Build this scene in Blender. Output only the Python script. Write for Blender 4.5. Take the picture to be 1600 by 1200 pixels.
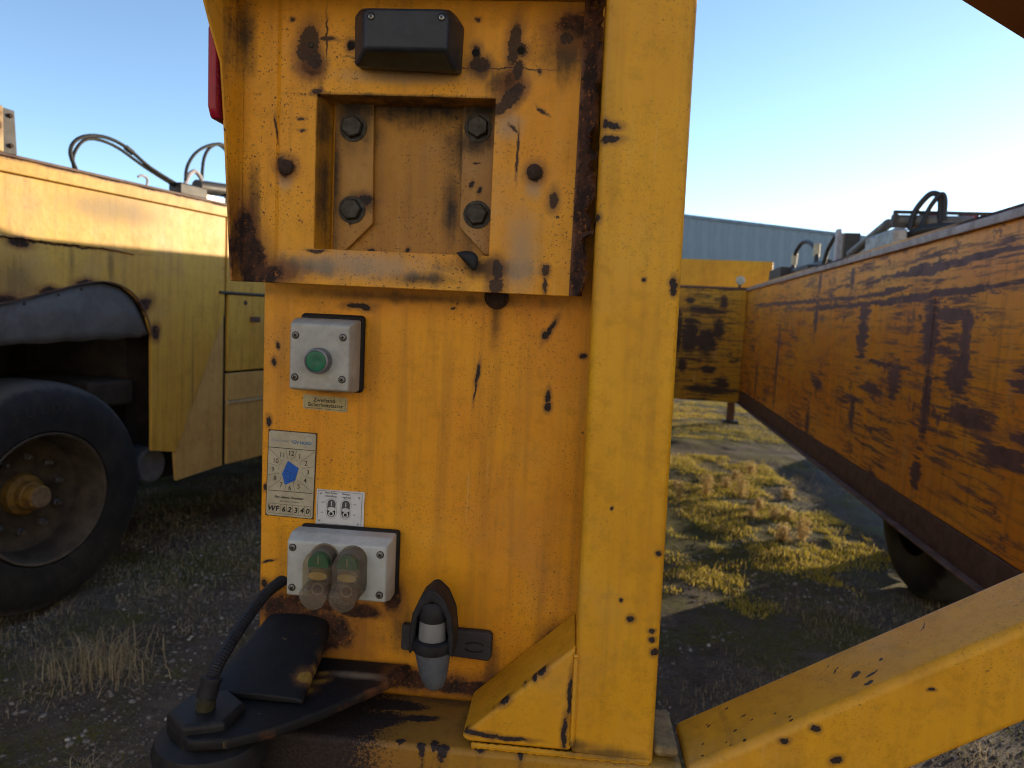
import bpy, bmesh, math, random
import numpy as np
from math import sin, cos, pi, radians, atan2, hypot, sqrt
from mathutils import Vector, Matrix, Euler

for o in list(bpy.data.objects): bpy.data.objects.remove(o, do_unlink=True)
S = bpy.context.scene
COL = S.collection
random.seed(7); rng = np.random.default_rng(7)

# ------------------------------------------------------------------ camera
YAW, PITCH, ROLL = 4.5, -5.47, 2.8
CAM = Vector((0, -0.85, 1.40))
cd = bpy.data.cameras.new('camera'); cam = bpy.data.objects.new('camera', cd); COL.objects.link(cam)
f = Vector((-sin(radians(YAW))*cos(radians(PITCH)), cos(radians(YAW))*cos(radians(PITCH)), sin(radians(PITCH))))
r0 = f.cross(Vector((0, 0, 1))).normalized(); u0 = r0.cross(f)
rr = r0*cos(radians(ROLL)) + u0*sin(radians(ROLL)); uu = u0*cos(radians(ROLL)) - r0*sin(radians(ROLL))
cam.matrix_world = Matrix(((rr.x, uu.x, -f.x, CAM.x), (rr.y, uu.y, -f.y, CAM.y), (rr.z, uu.z, -f.z, CAM.z), (0, 0, 0, 1)))
cd.sensor_width = 36; cd.lens = 36*1110/1600; cd.clip_start = 0.02; cd.clip_end = 2000
cd.dof.use_dof = True; cd.dof.focus_distance = 0.80; cd.dof.aperture_fstop = 8.5
S.camera = cam

# ------------------------------------------------------------------ sky, sun, exposure
SUN_AZ = radians(38.8)      # from +X towards +Y
SUN_EL = radians(6.3)
w = bpy.data.worlds.new('World'); S.world = w; w.use_nodes = True
wt = w.node_tree; wt.nodes.clear()
sky = wt.nodes.new('ShaderNodeTexSky'); sky.sky_type = 'NISHITA'; sky.sun_disc = False
sky.sun_elevation = SUN_EL; sky.sun_rotation = pi/2 - SUN_AZ
sky.air_density = 0.6; sky.dust_density = 0.1; sky.ozone_density = 1.2; sky.altitude = 50
bg = wt.nodes.new('ShaderNodeBackground'); bg.inputs['Strength'].default_value = 0.135
wo = wt.nodes.new('ShaderNodeOutputWorld')
wt.links.new(sky.outputs[0], bg.inputs[0]); wt.links.new(bg.outputs[0], wo.inputs[0])
sl = bpy.data.lights.new('sun', 'SUN'); sl.energy = 2.5; sl.angle = radians(0.53); sl.color = (1.0, 0.79, 0.52)
so = bpy.data.objects.new('sun', sl); COL.objects.link(so)
sd = Vector((cos(SUN_AZ)*cos(SUN_EL), sin(SUN_AZ)*cos(SUN_EL), sin(SUN_EL)))
so.rotation_euler = sd.to_track_quat('Z', 'Y').to_euler(); so.location = (30, 25, 10)
S.view_settings.view_transform = 'Standard'; S.view_settings.look = 'None'
S.view_settings.exposure = 1.68; S.view_settings.gamma = 1.0
S.view_settings.use_curve_mapping = False
S.cycles.max_bounces = 6; S.cycles.diffuse_bounces = 3; S.cycles.glossy_bounces = 2; S.cycles.transparent_max_bounces = 8
S.cycles.caustics_reflective = False; S.cycles.caustics_refractive = False
S.cycles.use_adaptive_sampling = True; S.cycles.adaptive_threshold = 0.02; S.cycles.filter_width = 1.1

# ------------------------------------------------------------------ node helper
class G:
    def __init__(s, name, rough=0.5, metal=0.0, spec=0.28):
        s.m = bpy.data.materials.new(name); s.m.use_nodes = True; s.t = s.m.node_tree; s.t.nodes.clear()
        s.out = s.t.nodes.new('ShaderNodeOutputMaterial'); s.p = s.t.nodes.new('ShaderNodeBsdfPrincipled')
        s.t.links.new(s.p.outputs[0], s.out.inputs[0])
        s.p.inputs['Roughness'].default_value = rough; s.p.inputs['Metallic'].default_value = metal
        s.p.inputs['Specular IOR Level'].default_value = spec
        s._tc = None
    def n(s, t): return s.t.nodes.new(t)
    def l(s, a, b): s.t.links.new(a, b)
    def put(s, sock, v):
        if hasattr(v, 'links') or isinstance(v, bpy.types.NodeSocket): s.l(v, sock)
        elif isinstance(v, (tuple, list)):
            sock.default_value = tuple(v) if len(v) == len(sock.default_value) else tuple(v) + (1.0,)
        else: sock.default_value = v
    def co(s):
        if s._tc is None: s._tc = s.n('ShaderNodeTexCoord').outputs['Object']
        return s._tc
    def map(s, v, loc=(0,0,0), rot=(0,0,0), scale=(1,1,1), kind='POINT'):
        m = s.n('ShaderNodeMapping'); m.vector_type = kind; s.l(v, m.inputs[0])
        m.inputs['Location'].default_value = loc; m.inputs['Rotation'].default_value = rot; m.inputs['Scale'].default_value = scale
        return m.outputs[0]
    def noise(s, v, scale, detail=4, rough=0.6, dist=0.0, color=False):
        k = s.n('ShaderNodeTexNoise'); s.l(v, k.inputs['Vector'])
        k.inputs['Scale'].default_value = scale; k.inputs['Detail'].default_value = detail
        k.inputs['Roughness'].default_value = rough; k.inputs['Distortion'].default_value = dist
        return k.outputs['Color' if color else 'Fac']
    def voro(s, v, scale, out='Distance', feature='F1', rnd=1.0):
        k = s.n('ShaderNodeTexVoronoi'); k.feature = feature; s.l(v, k.inputs['Vector']); k.inputs['Scale'].default_value = scale
        k.inputs['Randomness'].default_value = rnd
        return k.outputs[out]
    def math(s, op, a, b=0.0, clamp=False):
        k = s.n('ShaderNodeMath'); k.operation = op; k.use_clamp = clamp
        s.put(k.inputs[0], a); s.put(k.inputs[1], b); return k.outputs[0]
    def vm(s, op, a, b=None):
        k = s.n('ShaderNodeVectorMath'); k.operation = op; s.put(k.inputs[0], a)
        if b is not None: s.put(k.inputs[1], b)
        return k.outputs['Value'] if op in ('LENGTH', 'DOT_PRODUCT') else k.outputs[0]
    def ramp(s, v, lo, hi, a=0.0, b=1.0):
        k = s.n('ShaderNodeMapRange'); k.interpolation_type = 'SMOOTHSTEP'; k.clamp = True
        s.put(k.inputs['Value'], v); k.inputs['From Min'].default_value = lo; k.inputs['From Max'].default_value = hi
        k.inputs['To Min'].default_value = a; k.inputs['To Max'].default_value = b
        return k.outputs['Result']
    def mix(s, fac, a, b):
        k = s.n('ShaderNodeMix'); k.data_type = 'RGBA'; s.put(k.inputs[0], fac); s.put(k.inputs[6], a); s.put(k.inputs[7], b)
        return k.outputs[2]
    def fmix(s, fac, a, b):
        k = s.n('ShaderNodeMix'); k.data_type = 'FLOAT'; s.put(k.inputs[0], fac); s.put(k.inputs[2], a); s.put(k.inputs[3], b)
        return k.outputs[0]
    def warp(s, v, scale, amp, detail=3):
        c = s.noise(v, scale, detail, 0.65, color=True)
        d = s.vm('SUBTRACT', c, (0.5, 0.5, 0.5)); d = s.vm('MULTIPLY', d, (amp, amp, amp)); return s.vm('ADD', v, d)
    def spots(s, v, lst, plane='xz'):
        """smallest normalised distance to a list of ellipses (a, b, ra, rb, rotation) in a plane of the object"""
        flat = s.vm('MULTIPLY', v, (1, 0, 1) if plane == 'xz' else (0, 1, 1) if plane == 'yz' else (1, 1, 0))
        res = None
        for e in lst:
            a, b, ra, rb = e[:4]; ro = e[4] if len(e) > 4 else 0.0
            if plane == 'xz': m = s.map(flat, (a, 0, b), (0, -ro, 0), (ra, 1, rb), 'TEXTURE')
            elif plane == 'yz': m = s.map(flat, (0, a, b), (ro, 0, 0), (1, ra, rb), 'TEXTURE')
            else: m = s.map(flat, (a, b, 0), (0, 0, ro), (ra, rb, 1), 'TEXTURE')
            d = s.vm('LENGTH', m)
            res = d if res is None else s.math('MINIMUM', res, d)
        return res
    def bump(s, h, strength=0.3, dist=0.001):
        k = s.n('ShaderNodeBump'); k.inputs['Strength'].default_value = strength; k.inputs['Distance'].default_value = dist
        s.l(h, k.inputs['Height']); s.l(k.outputs[0], s.p.inputs['Normal'])
    def col(s, c): s.put(s.p.inputs['Base Color'], c)
    def rough(s, v): s.put(s.p.inputs['Roughness'], v)

RUST_D, RUST_B, RUST_O = (0.022, 0.013, 0.011), (0.07, 0.03, 0.018), (0.30, 0.105, 0.02)
DIRT = (0.085, 0.055, 0.035)

def paint(name, a, b, chips=(), rust=(), grime_shade=(), plane='xz', streak=0.35, speck=0.5, rough=0.42, warp=0.010, wscale=60,
          nscale=5, chipcol=(0.022, 0.015, 0.014), edge=0.0, pale=(), scr=0.2, sand=0.0, ylim=None, gop=0.75, relief=False, chipop=1.0, chips2=(), grime_shade_col=(0.040, 0.030, 0.023), coarse=1.0):
    g = G(name); v = g.co()
    c = g.mix(g.ramp(g.noise(v, nscale, 4, 0.6), 0.35, 0.68), a, b)
    mot = g.noise(v, 46*coarse, 4, 0.75)
    c = g.mix(g.math('MULTIPLY', g.ramp(mot, 0.46, 0.70), 0.42), c, tuple(x*0.58 for x in a))
    st = g.noise(g.map(v, scale=(36, 36, 2.0)), 1.0, 4, 0.65)
    c = g.mix(g.math('MULTIPLY', g.ramp(st, 0.44, 0.74), streak), c, (0.24, 0.105, 0.022))
    c = g.mix(g.math('MULTIPLY', g.ramp(st, 0.46, 0.26), streak*0.35), c, (0.64, 0.40, 0.13))
    if sand:   # splashed mortar dust sticking to the paint
        sn = g.ramp(g.noise(v, 3.2*coarse, 5, 0.7), 0.48, 0.75)
        c = g.mix(g.math('MULTIPLY', sn, sand), c, (0.40, 0.29, 0.17))
    fine = g.noise(v, 330*coarse, 3, 0.6)
    sz = g.ramp(g.noise(v, 8*coarse, 2, 0.6), 0.36, 0.60)
    c = g.mix(g.math('MULTIPLY', g.math('MULTIPLY', g.ramp(fine, 0.57, 0.69), sz), speck), c, (0.07, 0.034, 0.014))
    c = g.mix(g.math('MULTIPLY', g.ramp(g.noise(v, 120*coarse, 2, 0.6), 0.68, 0.73), g.math('MULTIPLY', sz, speck)), c, (0.035, 0.022, 0.016))
    if scr:
        sc = g.noise(g.map(v, rot=(0.2, 0.9, 0.4), scale=(150*coarse, 150*coarse, 6*coarse)), 1.0, 2, 0.5)
        c = g.mix(g.math('MULTIPLY', g.ramp(sc, 0.71, 0.75), scr), c, (0.68, 0.46, 0.20))
    wv = g.warp(v, wscale, warp*1.1, 3)
    nd = g.math('MULTIPLY', g.math('SUBTRACT', mot, 0.5), 1.1)
    ro = g.fmix(mot, rough - 0.04, rough + 0.16)
    lim = None
    if ylim is not None:
        sx_ = g.n('ShaderNodeSeparateXYZ'); g.l(v, sx_.inputs[0]); lim = g.ramp(sx_.outputs[1], ylim + 0.004, ylim - 0.001)
    if grime_shade:  # real dirt; inside the plate window also painted shade
        d = g.math('ADD', g.spots(v, grime_shade, plane), g.math('ADD', g.math('MULTIPLY', nd, 1.3), g.math('MULTIPLY', g.math('SUBTRACT', st, 0.5), 2.2)))
        gm = g.math('MULTIPLY', g.ramp(d, 1.3, 0.0), gop)
        c = g.mix(gm, c, grime_shade_col); ro = g.fmix(gm, ro, 0.8)
    if pale:
        gm = g.math('MULTIPLY', g.ramp(g.math('ADD', g.spots(v, pale, plane), nd), 1.2, 0.1), 0.7)
        c = g.mix(gm, c, (0.34, 0.265, 0.18)); ro = g.fmix(gm, ro, 0.8)
    if rust:
        d = g.math('ADD', g.spots(wv, rust, plane), nd)
        c = g.mix(g.math('MULTIPLY', g.ramp(d, 2.3, 0.7), 0.8), c, (0.16, 0.06, 0.02))
        rm = g.ramp(d, 1.15, 0.72)
        rc = g.mix(g.ramp(mot, 0.40, 0.60), RUST_D, RUST_B)
        rc = g.mix(g.math('MULTIPLY', g.ramp(g.noise(v, 150*coarse, 4, 0.7), 0.57, 0.66), 0.8), rc, RUST_O)
        c = g.mix(rm, c, rc); ro = g.fmix(rm, ro, 0.85)
    if chips:
        d = g.math('ADD', g.spots(wv, chips, plane), g.math('MULTIPLY', g.math('SUBTRACT', fine, 0.5), 0.9))
        rim = g.math('MULTIPLY', g.ramp(g.math('ADD', d, g.math('MULTIPLY', nd, 0.8)), 2.4, 0.8), 0.7); cm = g.ramp(d, 1.16, 0.86)
        if lim is not None: rim = g.math('MULTIPLY', rim, lim); cm = g.math('MULTIPLY', cm, lim)
        c = g.mix(rim, c, (0.15, 0.068, 0.025))
        cc = g.mix(g.ramp(fine, 0.4, 0.62), chipcol, tuple(x*1.5+0.003 for x in chipcol))
        cm = g.math('MULTIPLY', cm, chipop)
        c = g.mix(cm, c, cc); ro = g.fmix(cm, ro, 0.75)
    if chips2:   # chips lying on the upward faces only
        ge = g.n('ShaderNodeNewGeometry'); sz_ = g.n('ShaderNodeSeparateXYZ'); g.l(ge.outputs['Normal'], sz_.inputs[0])
        d = g.math('ADD', g.spots(wv, chips2, 'xy'), g.math('MULTIPLY', g.math('SUBTRACT', fine, 0.5), 1.2))
        cm2 = g.math('MULTIPLY', g.ramp(d, 1.2, 0.85), g.ramp(sz_.outputs[2], .45, .6))
        c = g.mix(cm2, c, (0.045, 0.028, 0.020))
    hb = g.noise(v, 150*coarse, 1, 0.5)
    if relief:
        hb = g.math('MULTIPLY', hb, .3)
        if chips: hb = g.math('SUBTRACT', hb, g.math('MULTIPLY', cm, g.math('ADD', fine, .4)))
        if rust: hb = g.math('SUBTRACT', hb, g.math('MULTIPLY', rm, g.math('MULTIPLY', mot, 1.6)))
    g.col(c); g.rough(ro); g.bump(hb, 0.5 if relief else 0.16, 0.0012/coarse)
    return g.m

def plain(name, a, b=None, rough=0.5, metal=0.0, scale=40, bump=0.2, dist=0.0006, spec=0.3, dirt=0.0, dirtcol=DIRT, dscale=9):
    g = G(name, rough, metal, spec); v = g.co()
    b = b or tuple(x*0.7 for x in a)
    nz = g.noise(v, scale, 5, 0.65)
    c = g.mix(g.ramp(nz, 0.35, 0.68), a, b)
    if dirt:
        c = g.mix(g.math('MULTIPLY', g.ramp(g.noise(v, dscale, 6, 0.7), 0.42, 0.68), dirt), c, dirtcol)
    g.col(c); g.rough(g.fmix(nz, max(rough-0.1, 0.05), min(rough+0.15, 1)))
    g.bump(g.noise(v, scale*4, 4, 0.6), bump, dist)
    return g.m

# ------------------------------------------------------------------ mesh helper
class MB:
    def __init__(s): s.v = []; s.f = []
    def add(s, vs, fs):
        o = len(s.v); s.v += [tuple(p) for p in vs]; s.f += [tuple(i+o for i in q) for q in fs]; return s
    def box(s, x0, x1, y0, y1, z0, z1):
        return s.add([(x0,y0,z0),(x1,y0,z0),(x1,y1,z0),(x0,y1,z0),(x0,y0,z1),(x1,y0,z1),(x1,y1,z1),(x0,y1,z1)],
                     [(0,3,2,1),(4,5,6,7),(0,1,5,4),(1,2,6,5),(2,3,7,6),(3,0,4,7)])
    def prism(s, poly, a0, a1, axis='y'):
        """poly in the two other axes, extruded along axis"""
        n = len(poly)
        P = {'y': lambda p, a: (p[0], a, p[1]), 'x': lambda p, a: (a, p[0], p[1]), 'z': lambda p, a: (p[0], p[1], a)}[axis]
        vs = [P(p, a0) for p in poly] + [P(p, a1) for p in poly]
        return s.add(vs, [tuple(range(n))[::-1], tuple(range(n, 2*n))] + [(i, (i+1) % n, n+(i+1) % n, n+i) for i in range(n)])
    def loft(s, rings, cap=True, closed=True):
        n = len(rings[0]); vs = [p for r in rings for p in r]; fs = []
        for k in range(len(rings)-1):
            for i in range(n if closed else n-1):
                j = (i+1) % n; fs.append((k*n+i, k*n+j, (k+1)*n+j, (k+1)*n+i))
        if cap: fs += [tuple(range(n))[::-1], tuple(range((len(rings)-1)*n, len(rings)*n))]
        return s.add(vs, fs)
    def lathe(s, prof, origin=(0,0,0), axis=(0,0,1), seg=24, cap=True):
        """prof: list of (radius, distance along axis)"""
        ax = Vector(axis).normalized(); t = Vector((1,0,0)) if abs(ax.x) < 0.9 else Vector((0,1,0))
        e1 = ax.cross(t).normalized(); e2 = ax.cross(e1); o = Vector(origin)
        rings = [[o + ax*h + (e1*cos(2*pi*i/seg) + e2*sin(2*pi*i/seg))*max(r, 1e-5) for i in range(seg)] for r, h in prof]
        return s.loft(rings, cap)
    def cyl(s, p0, p1, r, seg=16, r1=None):
        d = Vector(p1) - Vector(p0); return s.lathe([(r, 0), (r if r1 is None else r1, d.length)], p0, d, seg)
    def tube(s, pts, r, seg=8, sub=4, rf=None):
        P = [Vector(p) for p in pts]; path = []
        for k in range(len(P)-1):
            p0 = P[max(k-1, 0)]; p1 = P[k]; p2 = P[k+1]; p3 = P[min(k+2, len(P)-1)]
            for i in range(sub):
                t = i/sub
                path.append(0.5*((2*p1) + (p2-p0)*t + (2*p0-5*p1+4*p2-p3)*t*t + (3*p1-p0-3*p2+p3)*t**3))
        path.append(P[-1]); rings = []; up = None
        for k, p in enumerate(path):
            d = (path[min(k+1, len(path)-1)] - path[max(k-1, 0)]).normalized()
            if up is None: up = d.orthogonal().normalized()
            up = (up - d*up.dot(d)).normalized(); sd_ = d.cross(up)
            rad = r if rf is None else rf(k, len(path))
            rings.append([p + (up*cos(2*pi*i/seg) + sd_*sin(2*pi*i/seg))*rad for i in range(seg)])
        return s.loft(rings)
    def mesh(s, name):
        me = bpy.data.meshes.new(name); me.from_pydata([tuple(p) for p in s.v], [], s.f); me.validate()
        bm = bmesh.new(); bm.from_mesh(me); bmesh.ops.recalc_face_normals(bm, faces=bm.faces); bm.to_mesh(me); bm.free()
        return me
    def build(s, name, mat, parent=None, bevel=0.0, seg=2, smooth=False, loc=None, rotz=0.0, label=None, sub=0, ang=35):
        o = bpy.data.objects.new(name, s.mesh(name)); COL.objects.link(o)
        o.data.materials.append(mat); o.parent = parent
        if loc is not None: o.location = loc
        o.rotation_euler.z = rotz
        if sub:
            m = o.modifiers.new('sub', 'SUBSURF'); m.levels = m.render_levels = sub
        if bevel:
            m = o.modifiers.new('bevel', 'BEVEL'); m.width = bevel; m.segments = seg; m.limit_method = 'ANGLE'; m.angle_limit = radians(ang)
        if smooth or bevel or sub:
            o.data.polygons.foreach_set('use_smooth', [True]*len(o.data.polygons))
            m = o.modifiers.new('wn', 'WEIGHTED_NORMAL'); m.keep_sharp = True
            if smooth and not bevel:
                o.data.set_sharp_from_angle(angle=radians(40)); o.modifiers.remove(m)
        if label: o['label'] = label
        return o

def empty(name, loc=(0,0,0), rotz=0.0, label=None, cat=None, group=None, parent=None):
    o = bpy.data.objects.new(name, None); COL.objects.link(o); o.location = loc; o.rotation_euler.z = rotz; o.parent = parent
    o.empty_display_size = 0.2
    if label: o['label'] = label
    if cat: o['category'] = cat
    if group: o['group'] = group
    return o
def tag(o, label=None, cat=None, group=None, kind=None):
    if label: o['label'] = label
    if cat: o['category'] = cat
    if group: o['group'] = group
    if kind: o['kind'] = kind
    return o

_txt = {}
def text(mb, string, x, z, size, y, rot=0.0, align='CENTER', bold=0.0, shear=0.0, sx=1.0):
    """flat lettering in the xz plane, facing -y"""
    cu = bpy.data.curves.new('t', 'FONT'); cu.body = string; cu.size = size; cu.align_x = align; cu.align_y = 'CENTER'
    cu.offset = bold; cu.shear = shear; cu.resolution_u = 3
    ob = bpy.data.objects.new('t', cu); COL.objects.link(ob)
    me = bpy.data.meshes.new_from_object(ob)
    vs = [(x + (p.co.x*sx*cos(rot) - p.co.y*sin(rot)), y, z + (p.co.x*sx*sin(rot) + p.co.y*cos(rot))) for p in me.vertices]
    mb.add(vs, [tuple(p.vertices) for p in me.polygons])
    bpy.data.objects.remove(ob); bpy.data.curves.remove(cu); bpy.data.meshes.remove(me)
    return mb
def line(mb, x0, z0, x1, z1, w_, y):
    d = Vector((x1-x0, z1-z0)); n_ = Vector((-d.y, d.x)).normalized()*w_/2
    mb.add([(x0+n_.x, y, z0+n_.y), (x0-n_.x, y, z0-n_.y), (x1-n_.x, y, z1-n_.y), (x1+n_.x, y, z1+n_.y)], [(0,1,2,3)]); return mb
def arc(mb, cx, cz, rx, rz, a0, a1, w_, y, n=16):
    p = [(cx+rx*cos(a0+(a1-a0)*i/n), cz+rz*sin(a0+(a1-a0)*i/n)) for i in range(n+1)]
    for a, b in zip(p, p[1:]): line(mb, *a, *b, w_, y)
    return mb
def disc(mb, cx, cz, rx, rz, y, n=20, a0=0, a1=2*pi):
    mb.add([(cx+rx*cos(a0+(a1-a0)*i/n), y, cz+rz*sin(a0+(a1-a0)*i/n)) for i in range(n + (0 if a1-a0 > 6.2 else 1))],
           [tuple(range(n + (0 if a1-a0 > 6.2 else 1)))]); return mb

# ------------------------------------------------------------------ materials
OR_A, OR_B = (0.74, 0.335, 0.012), (0.66, 0.26, 0.012)
YE_A, YE_B = (0.70, 0.36, 0.015), (0.63, 0.30, 0.013)

m_panel = paint('paint_panel', OR_A, OR_B, sand=.22, streak=0.46, speck=0.75, warp=0.008,
    chips=[(-.259,1.403,.014,.0035,.05), (-.250,1.402,.007,.004,-.3), (-.024,1.386,.003,.013,-.5), (-.030,1.378,.004,.005), (-.109,1.328,.0022,.012,-.1), (-.111,1.31,.001,.014,-.1),
           (-.023,1.305,.003,.008), (-.022,1.293,.004,.005), (.017,1.356,.004,.003), (-.368,1.255,.003,.006), (-.363,1.33,.003,.005), (-.358,1.35,.002,.003),
           (-.142,1.405,.003,.0015), (-.372,1.17,.002,.004), (-.366,1.075,.007,.0015,.3), (-.371,1.045,.004,.006), (-.374,1.02,.003,.01)],
    rust=[(-.300,1.028,.045,.014), (-.345,1.012,.030,.022), (-.205,1.040,.012,.018), (-.25,1.02,.03,.010), (-.30,.99,.05,.03), (-.09,.93,.10,.010), (-.2,.935,.10,.013), (.0,.995,.012,.02)],
    grime_shade=[(-.296,1.298,.035,.006), (-.09,1.40,.010,.05), (-.14,.985,.07,.022), (-.075,.95,.012,.05), (-.19,1.0,.02,.04), (-.2,1.416,.18,.008)])
m_plate = paint('paint_plate', (0.74, 0.345, 0.016), (0.66, 0.275, 0.014), gop=.92, chipop=.88, streak=0.38, speck=0.95, warp=0.011, wscale=45, sand=0.5,
    chips=[(-.311,1.692,.011,.020,-.2), (-.304,1.674,.008,.008), (-.290,1.698,.010,.002,-.1), (-.262,1.691,.0055,.0055), (-.120,1.686,.005,.008), (-.117,1.674,.011,.008), (-.079,1.697,.007,.022,-.1), (-.072,1.69,.007,.007), (-.074,1.668,.005,.010),
           (-.080,1.640,.008,.018,-.7), (-.092,1.628,.012,.007,.5), (-.022,1.702,.007,.006), (-.027,1.531,.0055,.010), (-.340,1.562,.004,.005), (-.050,1.560,.009,.009),
           (-.086,1.451,.0065,.012), (-.086,1.432,.008,.010), (-.032,1.452,.004,.005), (-.032,1.436,.002,.010), (-.045,1.627,.006,.0015,-.6), (-.075,1.606,.005,.0015,-.8), (-.347,1.60,.0015,.012,.15), (-.300,1.641,.005,.003), (-.318,1.612,.004,.0018), (-.317,1.598,.004,.0015), (-.296,1.463,.009,.0016),
           (-.33,1.718,.003,.002), (-.120,1.722,.003,.002), (-.05,1.668,.002,.003), (-.247,1.679,.014,.0009), (-.29,1.70,.001,.02), (-.095,1.67,.05,.0006), (-.07,1.58,.0012,.02)],
    rust=[(-.372,1.442,.020,.045,.35), (-.378,1.47,.010,.045,.2), (-.008,1.716,.026,.016), (-.308,1.668,.012,.010), (-.078,1.655,.010,.012), (.012,1.56,.005,.22), (-.335,1.556,.010,.010), (-.36,1.434,.030,.012)],
    grime_shade=[(-.10,1.452,.06,.014), (-.30,1.445,.06,.012), (-.17,1.437,.05,.010), (-.02,1.69,.045,.035), (.002,1.6,.007,.16), (-.297,1.61,.0045,.05), (-.297,1.54,.004,.09), (-.2,1.6378,.13,.0035), (-.385,1.70,.012,.05), (-.09,1.655,.02,.02), (-.306,1.672,.016,.022), (-.118,1.668,.016,.016), (-.078,1.66,.012,.03), (-.375,1.50,.010,.06), (-.34,1.435,.03,.014)],  # spots on the window's returns are painted recess shade mixed with dirt
    pale=[(-.25,1.450,.10,.020), (-.06,1.47,.025,.06), (-.335,1.545,.012,.02), (-.2,1.66,.09,.012), (-.05,1.545,.012,.02), (-.08,1.61,.02,.02)])
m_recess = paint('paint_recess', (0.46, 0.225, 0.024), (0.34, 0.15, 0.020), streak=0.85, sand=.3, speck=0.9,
    grime_shade=[(-.293,1.56,.018,.10), (-.13,1.60,.03,.04), (-.13,1.56,.012,.10), (-.255,1.61,.03,.03), (-.118,1.618,.025,.03), (-.2,1.642,.16,.034), (-.27,1.628,.035,.045), (-.11,1.63,.035,.04), (-.255,1.515,.012,.012), (-.15,1.52,.012,.05)], gop=1.0,  # recess shade painted into the colour along with the dirt
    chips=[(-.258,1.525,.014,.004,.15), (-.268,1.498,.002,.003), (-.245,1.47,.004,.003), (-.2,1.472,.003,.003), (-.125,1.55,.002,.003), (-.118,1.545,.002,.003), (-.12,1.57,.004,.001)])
m_strip = paint('paint_strip', (0.42, 0.22, 0.045), (0.33, 0.16, 0.035), streak=0.7, speck=0.9, sand=.5, gop=1.0, grime_shade=[(-.27,1.628,.04,.045), (-.118,1.635,.04,.035), (-.288,1.56,.008,.12), (-.255,1.525,.020,.012), (-.142,1.56,.006,.10), (-.12,1.60,.03,.02)], chips=[(-.258,1.528,.016,.005,.15), (-.268,1.50,.002,.003), (-.125,1.55,.002,.004), (-.115,1.543,.002,.003), (-.12,1.575,.004,.001)])  # upper ends darkened by painted recess shade as well as dirt
m_post = paint('paint_post', YE_A, YE_B, sand=.22, streak=0.30, speck=0.5, warp=0.007, scr=0.12, rough=0.38,
    chips=[(.030,1.598,.009,.0035,-.15), (.023,1.599,.003,.005), (.030,1.584,.010,.0032,.05), (.024,1.583,.003,.004), (.103,1.441,.0036,.007), (.103,1.433,.003,.005), (.082,1.080,.004,.0035), (.105,1.069,.003,.003), (.106,1.059,.003,.003),
           (.107,1.155,.003,.003), (.073,1.444,.002,.002), (.020,1.505,.004,.004), (.110,1.045,.004,.004), (.055,1.20,.0015,.002), (.07,1.10,.0015,.002),
           ],
    grime_shade=[(-.085,.936,.02,.012), (.02,.93,.06,.008), (.015,.945,.006,.03), (.06,.925,.06,.007)])
m_brace = paint('paint_brace', (0.70, 0.355, 0.018), (0.63, 0.295, 0.016), streak=0.2, speck=0.6, warp=0.007, rough=0.40, scr=0.4, sand=.45, chips2=[(.338,-.062,.006,.0035,.5), (.350,-.072,.007,.002,.3), (.342,-.085,.004,.003), (.366,-.055,.003,.002,.7), (.325,-.040,.006,.0012,.8), (.42,-.03,.008,.0008,.9)] + [(.165+random.random()*.10, -.095+random.random()*.085, .0010+random.random()*.0016, .0009+random.random()*.0010, random.random()) for k in range(14)],
    chips=[(.255,.958,.005,.003), (.20,.948,.004,.003), (.285,.975,.005,.0035), (.31,.942,.006,.004,.6), (.40,1.03,.003,.002)] +
          [(.19+random.random()*.13, .890+random.random()*.03, .0014+random.random()*.002, .0012+random.random()*.001, random.random()) for k in range(6)])
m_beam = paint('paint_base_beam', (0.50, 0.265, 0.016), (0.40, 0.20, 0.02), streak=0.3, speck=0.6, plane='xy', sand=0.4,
    grime_shade=[(-.13,-.01,.09,.015), (.02,-.07,.14,.03), (-.06,-.06,.05,.04), (.14,-.05,.03,.06)],
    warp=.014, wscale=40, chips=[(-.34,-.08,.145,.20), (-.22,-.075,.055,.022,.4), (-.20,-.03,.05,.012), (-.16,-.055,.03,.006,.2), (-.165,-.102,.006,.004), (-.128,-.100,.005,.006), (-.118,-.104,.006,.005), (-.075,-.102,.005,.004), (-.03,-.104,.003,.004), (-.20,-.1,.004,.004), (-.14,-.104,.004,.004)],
    )
m_arm = paint('paint_black_arm', (0.008, 0.008, 0.010), (0.014, 0.014, 0.015), streak=0.02, speck=0.0, plane='xy', scr=0.10, rough=0.55,
    chips=[(-.274,-.062,.010,.0045,.8), (-.284,-.083,.009,.008), (-.275,-.043,.006,.004,.7)], chipcol=(0.20, 0.115, 0.02), warp=0.012,
    rust=[(-.182,-.03,.016,.024), (-.215,-.085,.004,.03,-.6), (-.285,-.168,.008,.005)], pale=[(-.23,-.04,.05,.010)])
m_boss = plain('black_grease', (0.009, 0.009, 0.011), (0.016, 0.015, 0.016), rough=0.55, scale=60, bump=0.5, dirt=.3, dirtcol=(0.030, 0.028, 0.027), dscale=30)

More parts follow.
